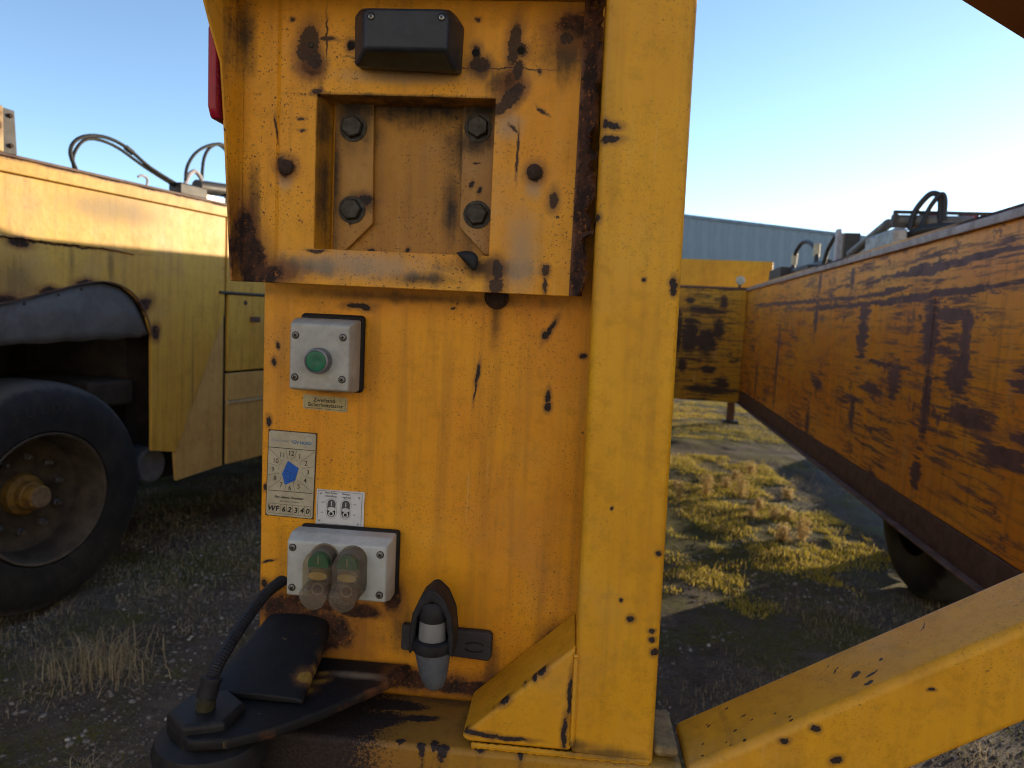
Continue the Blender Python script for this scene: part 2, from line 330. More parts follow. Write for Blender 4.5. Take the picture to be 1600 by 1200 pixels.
RW = [(4.07,1.753,.93,.025,-.02),(3.71,1.646,.6,.013,-.03),(4.84,1.646,.54,.017,-.03),(7.32,1.658,2.1,.02,.01),(4.16,1.608,1.06,.022,-.02),(5.74,1.587,1.46,.018,0),
 (6.31,1.517,.06,.16,0),(5.05,1.426,.10,.20,0),(4.6,1.499,.42,.011,-.03),(3.95,1.42,.10,.17,0),(3.75,1.506,.19,.04,0),(3.56,1.426,.06,.14,0),(3.29,1.342,.25,.016,.04),(3.69,1.354,.28,.015,0),
 (4.58,1.219,.39,.017,0),(6.08,.973,.2,.05,.1),(4.73,1.048,.21,.045,.1),(3.92,1.063,.05,.19,0),(3.39,1.038,.24,.06,.1),(3.14,.927,.19,.04,0),(3.8,.832,.14,.03,.2),(5.12,.835,.06,.09,0),(6.29,.60,.06,.16,0),
 (8.93,.768,.05,.3,0),(7.76,1.038,.05,.45,0),(6.28,1.794,.05,.09,0),(5.38,1.773,.05,.07,0),(3.99,1.248,.42,.010,.04),(3.35,1.145,.35,.008,.09),(4.19,.89,.28,.012,.1),(3.2,.772,.28,.016,.06),(3.96,.684,.06,.09,0),
 (3.26,1.51,.18,.014,.15),(3.0,1.40,.2,.018,.15),(4.4,1.14,.10,.12,0),(3.6,1.22,.12,.10,0),(2.9,1.25,.2,.06,0),(2.9,1.02,.25,.05,.05),(3.55,1.30,.05,.16,0)]
def worn_wall(name, base, base2, dark, spots_, plane='yz', amt=1.0, topband=True):
    g = G(name); v = g.co()
    sc_z = g.map(v, scale=(1, 0.55, 9.0))
    c = g.mix(g.ramp(g.noise(g.map(v, scale=(1, .5, 1.5)), 2.2, 5, 0.65), 0.36, 0.66), base, base2)
    c = g.mix(g.math('MULTIPLY', g.ramp(g.noise(g.map(v, scale=(6, 6, .5)), 3.0, 5, 0.65), 0.48, 0.72), 0.5), c, (0.26, 0.085, 0.018))
    c = g.mix(g.math('MULTIPLY', g.ramp(g.noise(g.map(v, loc=(0, 5, 2), scale=(3, 3, .8)), 4.0, 5, 0.65), 0.54, 0.72), 0.4), c, (0.62, 0.40, 0.17))
    patch = g.ramp(g.noise(g.map(v, loc=(0, 1.3, .4), scale=(1, .55, 1.1)), 1.9, 3, 0.6), 0.36, 0.60)
    st_h = g.noise(g.map(v, scale=(1, 1.3, 21)), 1.6, 6, 0.72)
    sc1 = g.ramp(g.noise(sc_z, 2.6, 6, 0.78), 0.52, 0.575)
    sc2 = g.ramp(st_h, 0.535, 0.61)
    blot = g.ramp(g.noise(g.map(v, loc=(0, 7, 1), scale=(1, 1.3, 2.0)), 3.4, 7, 0.75), 0.575, 0.60)
    m1 = g.math('MULTIPLY', g.math('MAXIMUM', sc1, blot), patch)
    m1 = g.math('MAXIMUM', m1, g.math('MULTIPLY', sc2, g.ramp(patch, 0, 1, .45, .95)))
    if spots_:
        d = g.spots(g.warp(v, 9, 0.06, 3), spots_, plane)
        d = g.math('ADD', d, g.math('MULTIPLY', g.math('SUBTRACT', st_h, 0.5), 4.6))
        m1 = g.math('MAXIMUM', m1, g.ramp(d, 1.15, 0.85))
    m1 = g.math('MULTIPLY', m1, amt)
    wc = g.mix(g.ramp(g.noise(v, 9, 6, 0.7), 0.35, 0.65), dark, tuple(x*1.7 for x in dark))
    wc = g.mix(g.math('MULTIPLY', g.ramp(g.noise(v, 30, 5, 0.7), 0.60, 0.70), 0.4), wc, (0.22, 0.20, 0.19))
    c = g.mix(m1, c, wc)
    g.col(c); g.rough(g.fmix(m1, 0.42, 0.62)); g.bump(g.noise(v, 60, 4, .6), 0.15, 0.002)
    return g.m
RW = [e for k, e in enumerate(RW) if k not in (1, 8, 12, 13, 20, 27, 28, 29, 30, 32, 33)]
m_rwall = worn_wall('paint_worn_wall', (0.82, 0.315, 0.022), (0.74, 0.24, 0.018), (0.105, 0.052, 0.042), RW)
m_fwall = worn_wall('paint_worn_front', (0.62, 0.31, 0.016), (0.56, 0.25, 0.014), (0.030, 0.020, 0.018),
    [(.78,1.25,.12,.28,0),(1.0,1.18,.14,.20,0),(.62,1.30,.05,.3,0),(1.15,1.35,.08,.14,0),(.95,1.60,.3,.05,0),(1.2,1.72,.05,.09,0),(.75,1.73,.06,.05,0),(1.05,.80,.10,.05,0),(1.25,.62,.10,.09,0),(1.1,.52,.35,.06,0),(.7,.85,.06,.1,0)], plane='xz', amt=0.95)
m_flange = plain('rusty_flange', (0.125, 0.064, 0.045), (0.075, 0.038, 0.028), rough=0.6, scale=14, bump=0.4, dirt=0.35, dirtcol=(0.16, 0.11, 0.09))
m_flange_lip = plain('worn_steel_lip', (0.34, 0.24, 0.21), (0.20, 0.12, 0.10), rough=0.4, scale=12, bump=0.3)
m_toprail = paint('paint_top_rail', (0.62, 0.27, 0.02), (0.5, 0.18, 0.015), coarse=0.25, streak=.2, speck=.3, plane='yz', rust=[(3.4, 1.94, .4, .05), (6, 1.94, .5, .05)])
m_goose = paint('paint_gooseneck', (0.66, 0.34, 0.016), (0.60, 0.28, 0.014), coarse=0.25, streak=.25, speck=.2, nscale=2)

m_body = paint('paint_trailer_side', (0.64, 0.39, 0.06), (0.57, 0.32, 0.05), coarse=0.25, streak=0.40, speck=0.25, plane='yz', warp=0.03, wscale=16, nscale=2.5, sand=0.8,
    rust=[(2.02,1.355,.07,.030), (2.20,1.405,.05,.022), (2.37,1.445,.05,.025), (2.68,1.36,.03,.05,-.9), (2.755,1.23,.022,.035), (2.2,1.612,.30,.004), (2.07,1.60,.04,.02)],
    grime_shade=[(2.05,1.45,.12,.12), (2.3,1.54,.015,.10), (2.5,1.54,.02,.10), (3.0,.95,.008,.4)], gop=.55,
    pale=[(3.2,.75,.25,.25), (2.5,1.8,.3,.08)])
m_bodyrail = paint('paint_rail_rusty', (0.55, 0.33, 0.055), (0.48, 0.26, 0.04), coarse=0.25, streak=.3, speck=.3, plane='yz', rust=[(2.0+.23*k, 1.932, .12, .010) for k in range(7)])
m_locker = paint('paint_locker_faded', (0.62, 0.40, 0.13), (0.55, 0.33, 0.11), coarse=0.25, streak=.3, speck=.3, plane='yz', sand=0.6)
m_rubberflap = plain('grey_rubber_sheet', (0.135, 0.138, 0.15), (0.095, 0.098, 0.108), rough=0.7, scale=9, bump=0.5, dist=0.004, dirt=.5, dirtcol=(0.10, 0.095, 0.09))
def tyre_mat():
    g = G('tyre_rubber', 0.7); v = g.co()
    c = g.mix(g.ramp(g.noise(v, 12, 5, .65), .35, .7), (0.013, 0.013, 0.015), (0.024, 0.023, 0.024))
    r = g.vm('LENGTH', g.vm('MULTIPLY', v, (0, 1, 1)))
    sh = g.ramp(g.math('ADD', r, g.math('MULTIPLY', g.noise(v, 18, 4, .7), .05)), .495, .525)   # scuffed dusty shoulder
    c = g.mix(g.math('MULTIPLY', sh, .8), c, (0.105, 0.095, 0.088))
    c = g.mix(g.math('MULTIPLY', g.ramp(g.noise(v, 5, 6, .75), .52, .7), .3), c, (0.060, 0.054, 0.048))
    g.col(c); g.bump(g.noise(v, 90, 4, .6), .3, .002); return g.m
m_tyre = tyre_mat()
m_tyretext = plain('tyre_raised_letters', (0.034, 0.033, 0.034), rough=0.7)
m_rim = plain('rim_dirty', (0.10, 0.078, 0.055), (0.055, 0.042, 0.032), rough=0.6, scale=12, bump=.4, dirt=.6, dirtcol=(0.035, 0.025, 0.02), dscale=7)
m_hub = plain('hub_yellow_dirty', (0.30, 0.165, 0.03), (0.15, 0.085, 0.03), rough=0.6, scale=18, bump=.4, dirt=.6, dirtcol=(0.04, 0.03, 0.022))
m_hubcap = plain('hub_cap_dusty', (0.22, 0.15, 0.09), (0.14, 0.09, 0.055), rough=.7, scale=40)
m_nut = plain('wheel_nut', (0.20, 0.19, 0.18), (0.10, 0.09, 0.085), rough=.45, metal=.6, scale=60)
m_chassis = plain('dark_chassis', (0.040, 0.032, 0.026), (0.022, 0.018, 0.016), rough=.8, scale=8, bump=.4, dirt=.4, dirtcol=(0.08, 0.05, 0.03))
m_blackpl = plain('black_plastic', (0.016, 0.019, 0.028), (0.026, 0.030, 0.040), rough=0.42, scale=55, bump=.25, dirt=.25, dirtcol=(0.045, 0.048, 0.055))
m_lens_dirty = plain('lamp_window', (0.050, 0.044, 0.026), (0.035, 0.03, 0.018), rough=.3, scale=30)
m_rubber = plain('black_rubber', (0.010, 0.010, 0.013), (0.019, 0.019, 0.023), rough=.6, scale=80, bump=.3, dirt=.2, dirtcol=(0.04, 0.038, 0.036))
m_rubber_grey = plain('grey_rubber', (0.095, 0.102, 0.122), (0.068, 0.073, 0.088), rough=.6, scale=80, bump=.25, dirt=.3, dirtcol=(0.06, 0.055, 0.05))
m_bracket = plain('marker_bracket_plastic', (0.028, 0.029, 0.037), (0.042, 0.041, 0.047), rough=.6, scale=60, bump=.3, dirt=.4, dirtcol=(0.07, 0.052, 0.042))
m_hose = plain('hose_rubber', (0.020, 0.020, 0.022), (0.035, 0.034, 0.034), rough=.5, scale=60)
m_bolt = plain('dirty_bolt', (0.055, 0.052, 0.045), (0.032, 0.029, 0.026), rough=.5, metal=.5, scale=120, bump=.4, dirt=.4, dirtcol=(0.03, 0.022, 0.018), dscale=60)
m_boltrust = plain('rusty_bolt', (0.050, 0.026, 0.018), (0.025, 0.016, 0.013), rough=.8, scale=200, bump=.7)
m_screw = plain('screw_steel', (0.42, 0.41, 0.39), (0.20, 0.19, 0.18), rough=.35, metal=.8, scale=200)
m_slot = plain('screw_slot_dark', (0.012, 0.011, 0.010), rough=.8)
m_box = plain('box_grey_plastic', (0.40, 0.405, 0.385), (0.33, 0.335, 0.315), rough=.45, scale=30, bump=.15, dirt=.5, dirtcol=(0.19, 0.165, 0.13), dscale=22)
m_box2 = plain('box_pale_plastic', (0.47, 0.495, 0.49), (0.40, 0.42, 0.415), rough=.4, scale=30, bump=.15, dirt=.45, dirtcol=(0.25, 0.225, 0.185), dscale=20)
m_gasket = plain('black_gasket', (0.010, 0.009, 0.009), (0.016, 0.014, 0.013), rough=.7)
m_bezel = plain('bezel_grey', (0.20, 0.21, 0.24), (0.14, 0.145, 0.16), rough=.35, metal=.3, scale=60, dirt=.3)
m_green = plain('button_green', (0.010, 0.15, 0.075), (0.008, 0.11, 0.058), rough=.35, scale=50, dirt=.25, dirtcol=(0.07, 0.08, 0.05), dscale=50)
m_red = plain('button_red', (0.16, 0.028, 0.02), (0.11, 0.02, 0.015), rough=.4, scale=50)
m_lenspale = plain('lens_cream', (0.46, 0.36, 0.16), (0.34, 0.25, 0.10), rough=.35, scale=60)
m_bone = plain('legend_pale', (0.40, 0.37, 0.29), rough=.5)
def boot_mat(lo, hi, nm):
    g = G(nm, .32); v = g.co()
    g.col(g.mix(g.ramp(g.noise(v, 55, 5, .7), .35, .7), (0.22, 0.18, 0.14), (0.32, 0.28, 0.23)))
    tr = g.n('ShaderNodeBsdfTransparent'); tr.inputs[0].default_value = (0.86, 0.80, 0.68, 1)
    mx = g.n('ShaderNodeMixShader'); g.put(mx.inputs[0], g.ramp(g.noise(v, 48, 5, .7), .3, .72, lo, hi))
    g.l(tr.outputs[0], mx.inputs[1]); g.l(g.p.outputs[0], mx.inputs[2]); g.l(mx.outputs[0], g.out.inputs[0]); return g.m
m_boot = boot_mat(.07, .20, 'boot_smoky_silicone'); m_boot2 = boot_mat(.22, .42, 'boot_grimy_silicone'); m_lip = boot_mat(.30, .50, 'boot_lip_silicone')
def glass_mat():
    g = G('clear_lens_dusty', .25); g.col((0.30, 0.30, 0.30))
    tr = g.n('ShaderNodeBsdfTransparent'); mx = g.n('ShaderNodeMixShader'); mx.inputs[0].default_value = .62
    g.l(tr.outputs[0], mx.inputs[1]); g.l(g.p.outputs[0], mx.inputs[2]); g.l(mx.outputs[0], g.out.inputs[0]); return g.m
m_lens = glass_mat()
m_lenscore = plain('lamp_core', (0.25, 0.25, 0.25), rough=.4)
m_redlamp = plain('red_lamp', (0.30, 0.010, 0.030), (0.22, 0.008, 0.025), rough=.25, scale=30)
m_card = plain('card_cream', (0.44, 0.40, 0.29), (0.37, 0.335, 0.24), rough=.5, scale=60, bump=.1, dirt=.45, dirtcol=(0.28, 0.235, 0.15), dscale=45)
m_white = plain('sticker_white', (0.60, 0.61, 0.64), (0.53, 0.54, 0.57), rough=.4, scale=90, bump=.1, dirt=.2, dirtcol=(0.45, 0.42, 0.36))
m_tag = plain('tag_yellowed', (0.46, 0.40, 0.22), (0.36, 0.30, 0.15), rough=.22, scale=50, bump=.1, dirt=.5, dirtcol=(0.22, 0.15, 0.06), dscale=60)
m_ink = plain('print_black', (0.022, 0.021, 0.022), rough=.6)
m_inkg = plain('print_grey', (0.075, 0.075, 0.082), rough=.6)
m_inkb = plain('print_blue_faded', (0.085, 0.20, 0.33), rough=.6)
m_inkl = plain('print_lilac_faded', (0.23, 0.27, 0.36), rough=.6)
m_inkm = plain('print_brownish', (0.10, 0.085, 0.06), rough=.6)
m_blue = plain('plaque_blue', (0.010, 0.085, 0.40), (0.014, 0.11, 0.46), rough=.4, scale=200, dirt=.2, dirtcol=(0.05, 0.13, 0.35), dscale=150)
m_clad = plain('cladding_grey', (0.30, 0.30, 0.305), (0.275, 0.275, 0.28), rough=.5, scale=1.5, bump=.0)
m_cladtrim = plain('roof_trim_grey', (0.27, 0.285, 0.31), rough=.5, scale=2)
m_galv = plain('galvanised_steel', (0.33, 0.33, 0.33), (0.22, 0.22, 0.225), rough=.45, metal=.5, scale=18, bump=.2, dirt=.5, dirtcol=(0.20, 0.13, 0.08))
m_pipe = plain('grey_pipe', (0.19, 0.18, 0.165), (0.12, 0.11, 0.10), rough=.45, scale=14, dirt=.4)
m_palepole = plain('pale_pole', (0.50, 0.45, 0.46), rough=.5)
m_tan = plain('hose_sleeve_tan', (0.55, 0.45, 0.30), rough=.6)
m_darksteel = plain('dark_steel', (0.028, 0.028, 0.031), (0.05, 0.046, 0.042), rough=.5, scale=25, dirt=.3)
m_lampw = plain('work_lamp_pale', (0.45, 0.45, 0.36), rough=.35)
m_tip = paint('paint_flat_steel', (0.62, 0.33, 0.02), (0.5, 0.24, 0.02))

# ------------------------------------------------------------------ ground
def axis_pts(lo, hi, dense0, dense1, step, growth=1.22):
    a = list(np.arange(dense0, dense1 + 1e-6, step)); s_ = step
    while a[-1] < hi: s_ *= growth; a.append(a[-1] + s_)
    s_ = step
    while a[0] > lo: s_ *= growth; a.insert(0, a[0] - s_)
    return np.array(a)
def vnoise(x, y, seed=0):
    """smooth value noise on arrays"""
    xi = np.floor(x).astype(np.int64); yi = np.floor(y).astype(np.int64); xf = x - xi; yf = y - yi
    def h(i, j):
        n_ = (i*374761393 + j*668265263 + seed*1442695041) & 0x7fffffff
        n_ = ((n_ ^ (n_ >> 13))*1274126177) & 0x7fffffff
        return ((n_ ^ (n_ >> 16)) & 0xffff)/65535.0
    u_ = xf*xf*(3-2*xf); v_ = yf*yf*(3-2*yf)
    return (h(xi, yi)*(1-u_) + h(xi+1, yi)*u_)*(1-v_) + (h(xi, yi+1)*(1-u_) + h(xi+1, yi+1)*u_)*v_
def height(x, y):
    x = np.asarray(x, float); y = np.asarray(y, float)
    near = np.exp(-((x/40)**2 + (y/60)**2))
    z = (vnoise(x*1.3, y*1.3, 1)-.5)*.035 + (vnoise(x*4.1, y*4.1, 2)-.5)*.022 + (vnoise(x*11, y*11, 3)-.5)*.010
    z = z*near
    # low earth bank added unseen to shade the ground beside the right wall
    bx = x - (2.98 + 0.0858*y + (vnoise(y*.9, y*0+3, 5)-.5)*.35)
    shade_bank = np.clip(bx/.6 + .5, 0, 1); shade_bank = shade_bank*shade_bank*(3-2*shade_bank)
    shade_bank *= np.clip((9.2 - y)/1.4, 0, 1)*np.clip((y + 6)/2, 0, 1)*np.clip((9-x)/4, 0, 1)
    return z + shade_bank*(.235 + (vnoise(x*1.3, y*1.3, 8)-.5)*.07) - .012
gx = axis_pts(-500, 600, -3.6, 3.4, .05); gy = axis_pts(-300, 900, .2, 11.0, .055)
X, Y = np.meshgrid(gx, gy); Z = height(X, Y)
nx, ny = len(gx), len(gy)
vs = np.stack([X.ravel(), Y.ravel(), Z.ravel()], 1)
i0 = (np.arange(ny-1)[:, None]*nx + np.arange(nx-1)[None, :]).ravel()
fs = np.stack([i0, i0+1, i0+nx+1, i0+nx], 1)
me = bpy.data.meshes.new('ground')
me.from_pydata(vs.tolist(), [], fs.tolist()); me.polygons.foreach_set('use_smooth', [True]*len(me.polygons))
def ground_mat():
    g = G('soil_gravel_moss', .9, spec=.25); v = g.co()
    soil = g.mix(g.ramp(g.noise(v, 2.2, 6, .7), .35, .65), (0.100, 0.083, 0.068), (0.165, 0.140, 0.118))
    soil = g.mix(g.ramp(g.noise(v, 26, 6, .75), .46, .74), soil, (0.045, 0.036, 0.028))
    vc = g.voro(g.warp(v, 20, .02), 62, 'Distance'); vcol = g.voro(g.warp(v, 20, .02), 62, 'Color')
    st = g.math('MULTIPLY', g.ramp(vc, .34, .22), g.ramp(g.noise(v, 1.7, 5, .7), .40, .60))
    sep = g.n('ShaderNodeSeparateColor'); g.l(vcol, sep.inputs[0])
    stc = g.mix(sep.outputs[0], (0.13, 0.122, 0.118), (0.34, 0.325, 0.315))
    c = g.mix(g.math('MULTIPLY', st, g.ramp(sep.outputs[1], .35, .55)), soil, stc)
    moss = g.math('MULTIPLY', g.ramp(g.noise(g.map(v, loc=(2.2, 4.1, 0)), 1.15, 6, .72), .47, .60), g.ramp(g.noise(v, 34, 5, .7), .3, .6, .35, 1))
    mc = g.mix(g.ramp(g.noise(v, 60, 4, .7), .35, .65), (0.055, 0.062, 0.012), (0.16, 0.155, 0.022))
    yard = g.ramp(g.math('ADD', g.spots(v, [(1.1, 4.6, 1.0, 2.2), (1.6, 9.5, 1.6, 2.2)], 'xy'), g.math('MULTIPLY', g.math('SUBTRACT', g.noise(v, 3.5, 4, .7), .5), 2.0)), 1.1, .6)  # moss laid where the sun falls, to brighten the lit ground
    moss = g.math('MAXIMUM', moss, g.math('MULTIPLY', yard, g.ramp(g.noise(v, 34, 5, .7), .3, .55, .2, .95)))
    c = g.mix(g.math('MULTIPLY', moss, .85), c, mc)
    straw = g.math('MULTIPLY', g.ramp(g.noise(g.map(v, rot=(0, 0, .5), scale=(2, 9, 1)), 14, 5, .75), .56, .64), g.ramp(g.noise(v, 1.4, 4, .6), .42, .6))
    c = g.mix(g.math('MULTIPLY', straw, .7), c, (0.20, 0.145, 0.075))
    g.col(c)
    h = g.math('ADD', g.noise(v, 22, 7, .75), g.math('MULTIPLY', st, .6)); h = g.math('ADD', h, g.math('MULTIPLY', g.noise(v, 120, 4, .7), .3))
    g.bump(h, .9, .018); return g.m
ground = bpy.data.objects.new('ground', me); COL.objects.link(ground); me.materials.append(ground_mat())
tag(ground, 'bare yard of soil, gravel and moss under the trailers', 'ground', kind='structure')

# ------------------------------------------------------------------ our trailer
T = empty('concrete_panel_trailer', (0, 0, 0), label='orange trailer whose end panel with control buttons fills the middle', cat='trailer')
WY = -radians(4.92)                      # yaw of its side walls
uR = Vector((sin(radians(4.92)), cos(radians(4.92)), 0)); nR = Vector((cos(radians(4.92)), -sin(radians(4.92)), 0))
pR = Vector((0, -.85, 0)) + nR*1.5       # inner face of the right wall, local y runs along it

# --- end panel (a cabinet closing the left wall)
MB().box(-.378, .108, 0, .42, .905, 1.93).build('end_panel', m_panel, T, bevel=.004, label='orange end panel streaked with dirt, carrying the button boxes')
gus_chips = [(-.012,1.010,.006,.0045,.6), (-.03,.995,.003,.003), (-.052,.973,.007,.005,.6), (-.065,.962,.003,.002), (-.018,1.002,.003,.003), (.021,.985,.0022,.022), (.018,.943,.003,.017), (-.075,.932,.020,.003,-.05), (-.04,.930,.02,.0022)]
m_gus = paint('paint_gusset', YE_A, YE_B, streak=0.2, speck=0.5, warp=0.007, chips=gus_chips, ylim=-.088, sand=.25)
# --- corner post, base beam, gusset, braces
def shear(x, z): return x + (1.3 - z)*.0115
p = MB(); zz = (.905, 2.30)
vsx = []
for z in zz: vsx += [(shear(.0225, z), -.1, z), (shear(.1125, z), -.1, z), (shear(.1125, z), -.004, z), (shear(.0225, z), -.004, z)]
p.add(vsx, [(0,3,2,1),(4,5,6,7),(0,1,5,4),(1,2,6,5),(2,3,7,6),(3,0,4,7)])
p.build('corner_post', m_post, T, bevel=.008, seg=4, label='yellow square corner post with a few dark paint chips')
MB().prism([(.0255, 1.044), (-.098, .927), (-.090, .921), (.0265, .921)], -.0985, -.003).build('gusset', m_gus, T, bevel=.005, seg=3)
MB().box(-.33, .150, -.108, -.002, .80, .917).build('base_beam', m_beam, T, bevel=.007, seg=3, label='yellow base beam under the panel, blackened at its left end')
MB().box(.1175, .146, -.090, -.006, .9185, .931).build('beam_joint', plain('mortar_splash', (0.30, 0.22, 0.10), (0.17, 0.12, 0.06), rough=.8, scale=60, bump=.6, dirt=.6, dirtcol=(0.09, 0.075, 0.06), dscale=35), T, bevel=.006)
m_brace_brown = paint('paint_brace_brown', (0.20, 0.085, 0.035), (0.14, 0.06, 0.03), streak=.1, speck=.4)  # upper brace coloured darker brown than the lower one
def brace(name, x0, z0, ang, L, lab=None, mat=None):
    c_, s_ = cos(ang), sin(ang); q = .098
    n_ = (-s_, c_)
    P = [(x0, z0), (x0 + c_*L, z0 + s_*L), (x0 + c_*L - n_[0]*q, z0 + s_*L - n_[1]*q), (x0 - n_[0]*q, z0 - n_[1]*q)]
    return MB().prism(P, -.100, -.003).build(name, mat or m_brace, T, bevel=.010, seg=4, label=lab)
brace('diagonal_brace', .151, .9125, radians(30.2), 1.0, 'yellow square brace rising to the right from the base beam')
a = radians(-29.8); c_, s_ = cos(a), sin(a); n_ = (-s_, c_)
brace('diagonal_brace', .393 - c_*.36 + n_[0]*.098, 1.767 - s_*.36 + n_[1]*.098, a, 1.1, 'dark brown diagonal brace at the upper right corner', m_brace_brown)
# weld beads
def weld(pts, r=.0042, seed=1):
    rnd = random.Random(seed); MB().tube(pts, r, 6, 14, rf=lambda k, n_: r*(.8 + .35*(k % 2) + rnd.random()*.25)).build('weld_bead', m_post, T, smooth=True)
weld([(.0262, -.0985, 1.035), (.0268, -.0985, .985), (.0272, -.0985, .928)], .0028, 2)
weld([(-.085, -.1, .9195), (-.03, -.1, .9195), (.03, -.1005, .9195), (.112, -.1005, .9195)], .0030, 3)

# --- number plate carrier: folded sheet with a window
def plate():
    y0 = -.040; mb = MB()
    xs = [-.390, -.348, -.342, -.300, -.097, -.003]; zs = [1.425, 1.463, 1.466, 1.638, 1.742]
    def yy(x, z):
        y = y0
        if x >= -.342: y -= .003
        if z <= 1.43 and x > -.36 and x < -.05: y -= .010
        return y
    idx = {}
    for i, x in enumerate(xs):
        for k, z in enumerate(zs): idx[i, k] = len(mb.v); mb.v.append((x, yy(x, z), z))
    for i in range(len(xs)-1):
        for k in range(len(zs)-1):
            if i == 3 and k == 2: continue
            mb.f.append((idx[i,k], idx[i+1,k], idx[i+1,k+1], idx[i,k+1]))
    # returns of the window
    A = [idx[3,2], idx[4,2], idx[4,3], idx[3,3]]; o = len(mb.v)
    for q in A: x, y, z = mb.v[q]; mb.v.append((x + (.006 if x < -.2 else -.004), -.0015, z))
    for k in range(4): mb.f.append((A[k], A[(k+1) % 4], o+(k+1) % 4, o+k))
    return mb
pl = plate()
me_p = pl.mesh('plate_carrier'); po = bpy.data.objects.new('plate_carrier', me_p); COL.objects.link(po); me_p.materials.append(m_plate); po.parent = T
so_ = po.modifiers.new('s', 'SOLIDIFY'); so_.thickness = .003; so_.offset = -1
bv = po.modifiers.new('b', 'BEVEL'); bv.width = .004; bv.segments = 3; bv.limit_method = 'ANGLE'; bv.angle_limit = radians(30)
po['label'] = 'folded orange number plate carrier with an empty window and rusted corners'
# left flange (folded towards the viewer, wider at the top), right torn flange, top flange
fl = MB(); rows = []
prof = [(1.4245, -.060, -.388), (1.50, -.063, -.391), (1.594, -.068, -.394), (1.660, -.076, -.395), (1.690, -.092, -.398), (1.742, -.118, -.402)]
for z, y, x in prof: rows.append([(-.3860, -.0410, z), (-.3895, -.0455, z), (x, y, z), (x-.0032, y, z), (-.3945, -.0440, z), (-.3915, -.0385, z)])
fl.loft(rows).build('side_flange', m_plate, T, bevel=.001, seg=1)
fr = MB(); rows = []
nseg = 90
for k in range(nseg+1):
    z = 1.4255 + (1.742-1.4255)*k/nseg; t = k/nseg
    j = (vnoise(np.array([k*.35]), np.array([2.2]), 4)[0]-.5)*.010 + (vnoise(np.array([k*1.1]), np.array([7.2]), 5)[0]-.5)*.005
    wv_ = .016 + t*.006
    rows.append([(-.0045, -.0440, z), (.000 + wv_*.35, -.050 + j*.2, z), (.000 + wv_*.62 + j, -.064 + j*.3, z), (.003 + wv_*.62 + j, -.062, z), (.004 + wv_*.4, -.046, z), (-.0035, -.0400, z)])
m_torn = paint('paint_torn_flange', (0.075, 0.036, 0.02), (0.04, 0.024, 0.018), streak=.1, speck=.5, rust=[(.006, 1.58, .010, .25)])
fr.loft(rows).build('torn_flange', m_torn, T, smooth=True, label='torn rusty right edge of the plate carrier')
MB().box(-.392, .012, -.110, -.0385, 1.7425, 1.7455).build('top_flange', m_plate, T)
# mounting strips inside the window
for poly in ([(-.290, 1.655), (-.2445, 1.655), (-.2415, 1.501), (-.274, 1.468), (-.290, 1.468)], [(-.1395, 1.655), (-.098, 1.655), (-.098, 1.470), (-.106, 1.470), (-.1375, 1.501)]):
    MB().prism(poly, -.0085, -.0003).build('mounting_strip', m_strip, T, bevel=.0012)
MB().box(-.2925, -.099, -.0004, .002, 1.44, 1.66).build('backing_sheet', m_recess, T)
def hexbolt(x, y, z, r, h, mat, rot=0.0):
    mb = MB(); ring = lambda rad, yy_: [(x + rad*cos(rot + k*pi/3), yy_, z + rad*sin(rot + k*pi/3)) for k in range(6)]
    mb.loft([ring(r, y), ring(r, y - h*.8), ring(r*.88, y - h)])
    o = mb.build('bolt', mat, T, bevel=.0006, seg=1)
    MB().lathe([(r*1.25, 0), (r*1.25, .0015)], (x, y, z), (0, -1, 0), 20).build('washer', mat, o)
    return o
for x, z, r_ in ((-.268, 1.611, .3), (-.267, 1.516, .1), (-.120, 1.615, .5), (-.117, 1.516, .15)): hexbolt(x, -.0085, z, .0130, .009, m_bolt, r_)
for x, z in ((-.334, 1.556), (-.050, 1.560)):
    MB().lathe([(.0085, 0), (.0085, .004), (.006, .006)], (x, -.0425, z), (0, -1, 0), 14).build('bolt', m_boltrust, T, smooth=True)
MB().lathe([(.003, 0), (.003, .002), (.0015, .0028)], (-.308, -.0425, 1.691), (0, -1, 0), 10).build('rivet', m_bolt, T, smooth=True)
MB().lathe([(.0145, 0), (.0145, .006), (.010, .010)], (-.090, -.0005, 1.4215), (0, -1, 0), 20).build('bolt', m_boltrust, T, smooth=True)
for x, z in ((-.262, 1.691), (-.1215, 1.6865), (-.0715, 1.690)):
    MB().lathe([(.0042, 0), (.0042, .0006), (.0026, .0007), (.0026, -.002)], (x, -.0433, z), (0, -1, 0), 14).build('screw_hole', m_slot, T)
# black rubber flap on the window's lower edge
MB().loft([[(-.132+.004*cos(t), -.046+.003*sin(t), 1.4685+.003*cos(t*2)) for t in np.linspace(0, 2*pi, 8, endpoint=False)],
           [(-.122+.008*cos(t), -.052+.007*sin(t), 1.4670+.004*cos(t)) for t in np.linspace(0, 2*pi, 8, endpoint=False)],
           [(-.112+.007*cos(t), -.055+.007*sin(t), 1.4590+.006*cos(t)) for t in np.linspace(0, 2*pi, 8, endpoint=False)],
           [(-.110+.003*cos(t), -.054+.003*sin(t), 1.4480+.002*cos(t)) for t in np.linspace(0, 2*pi, 8, endpoint=False)]]).build('rubber_flap', m_rubber, T, sub=1)
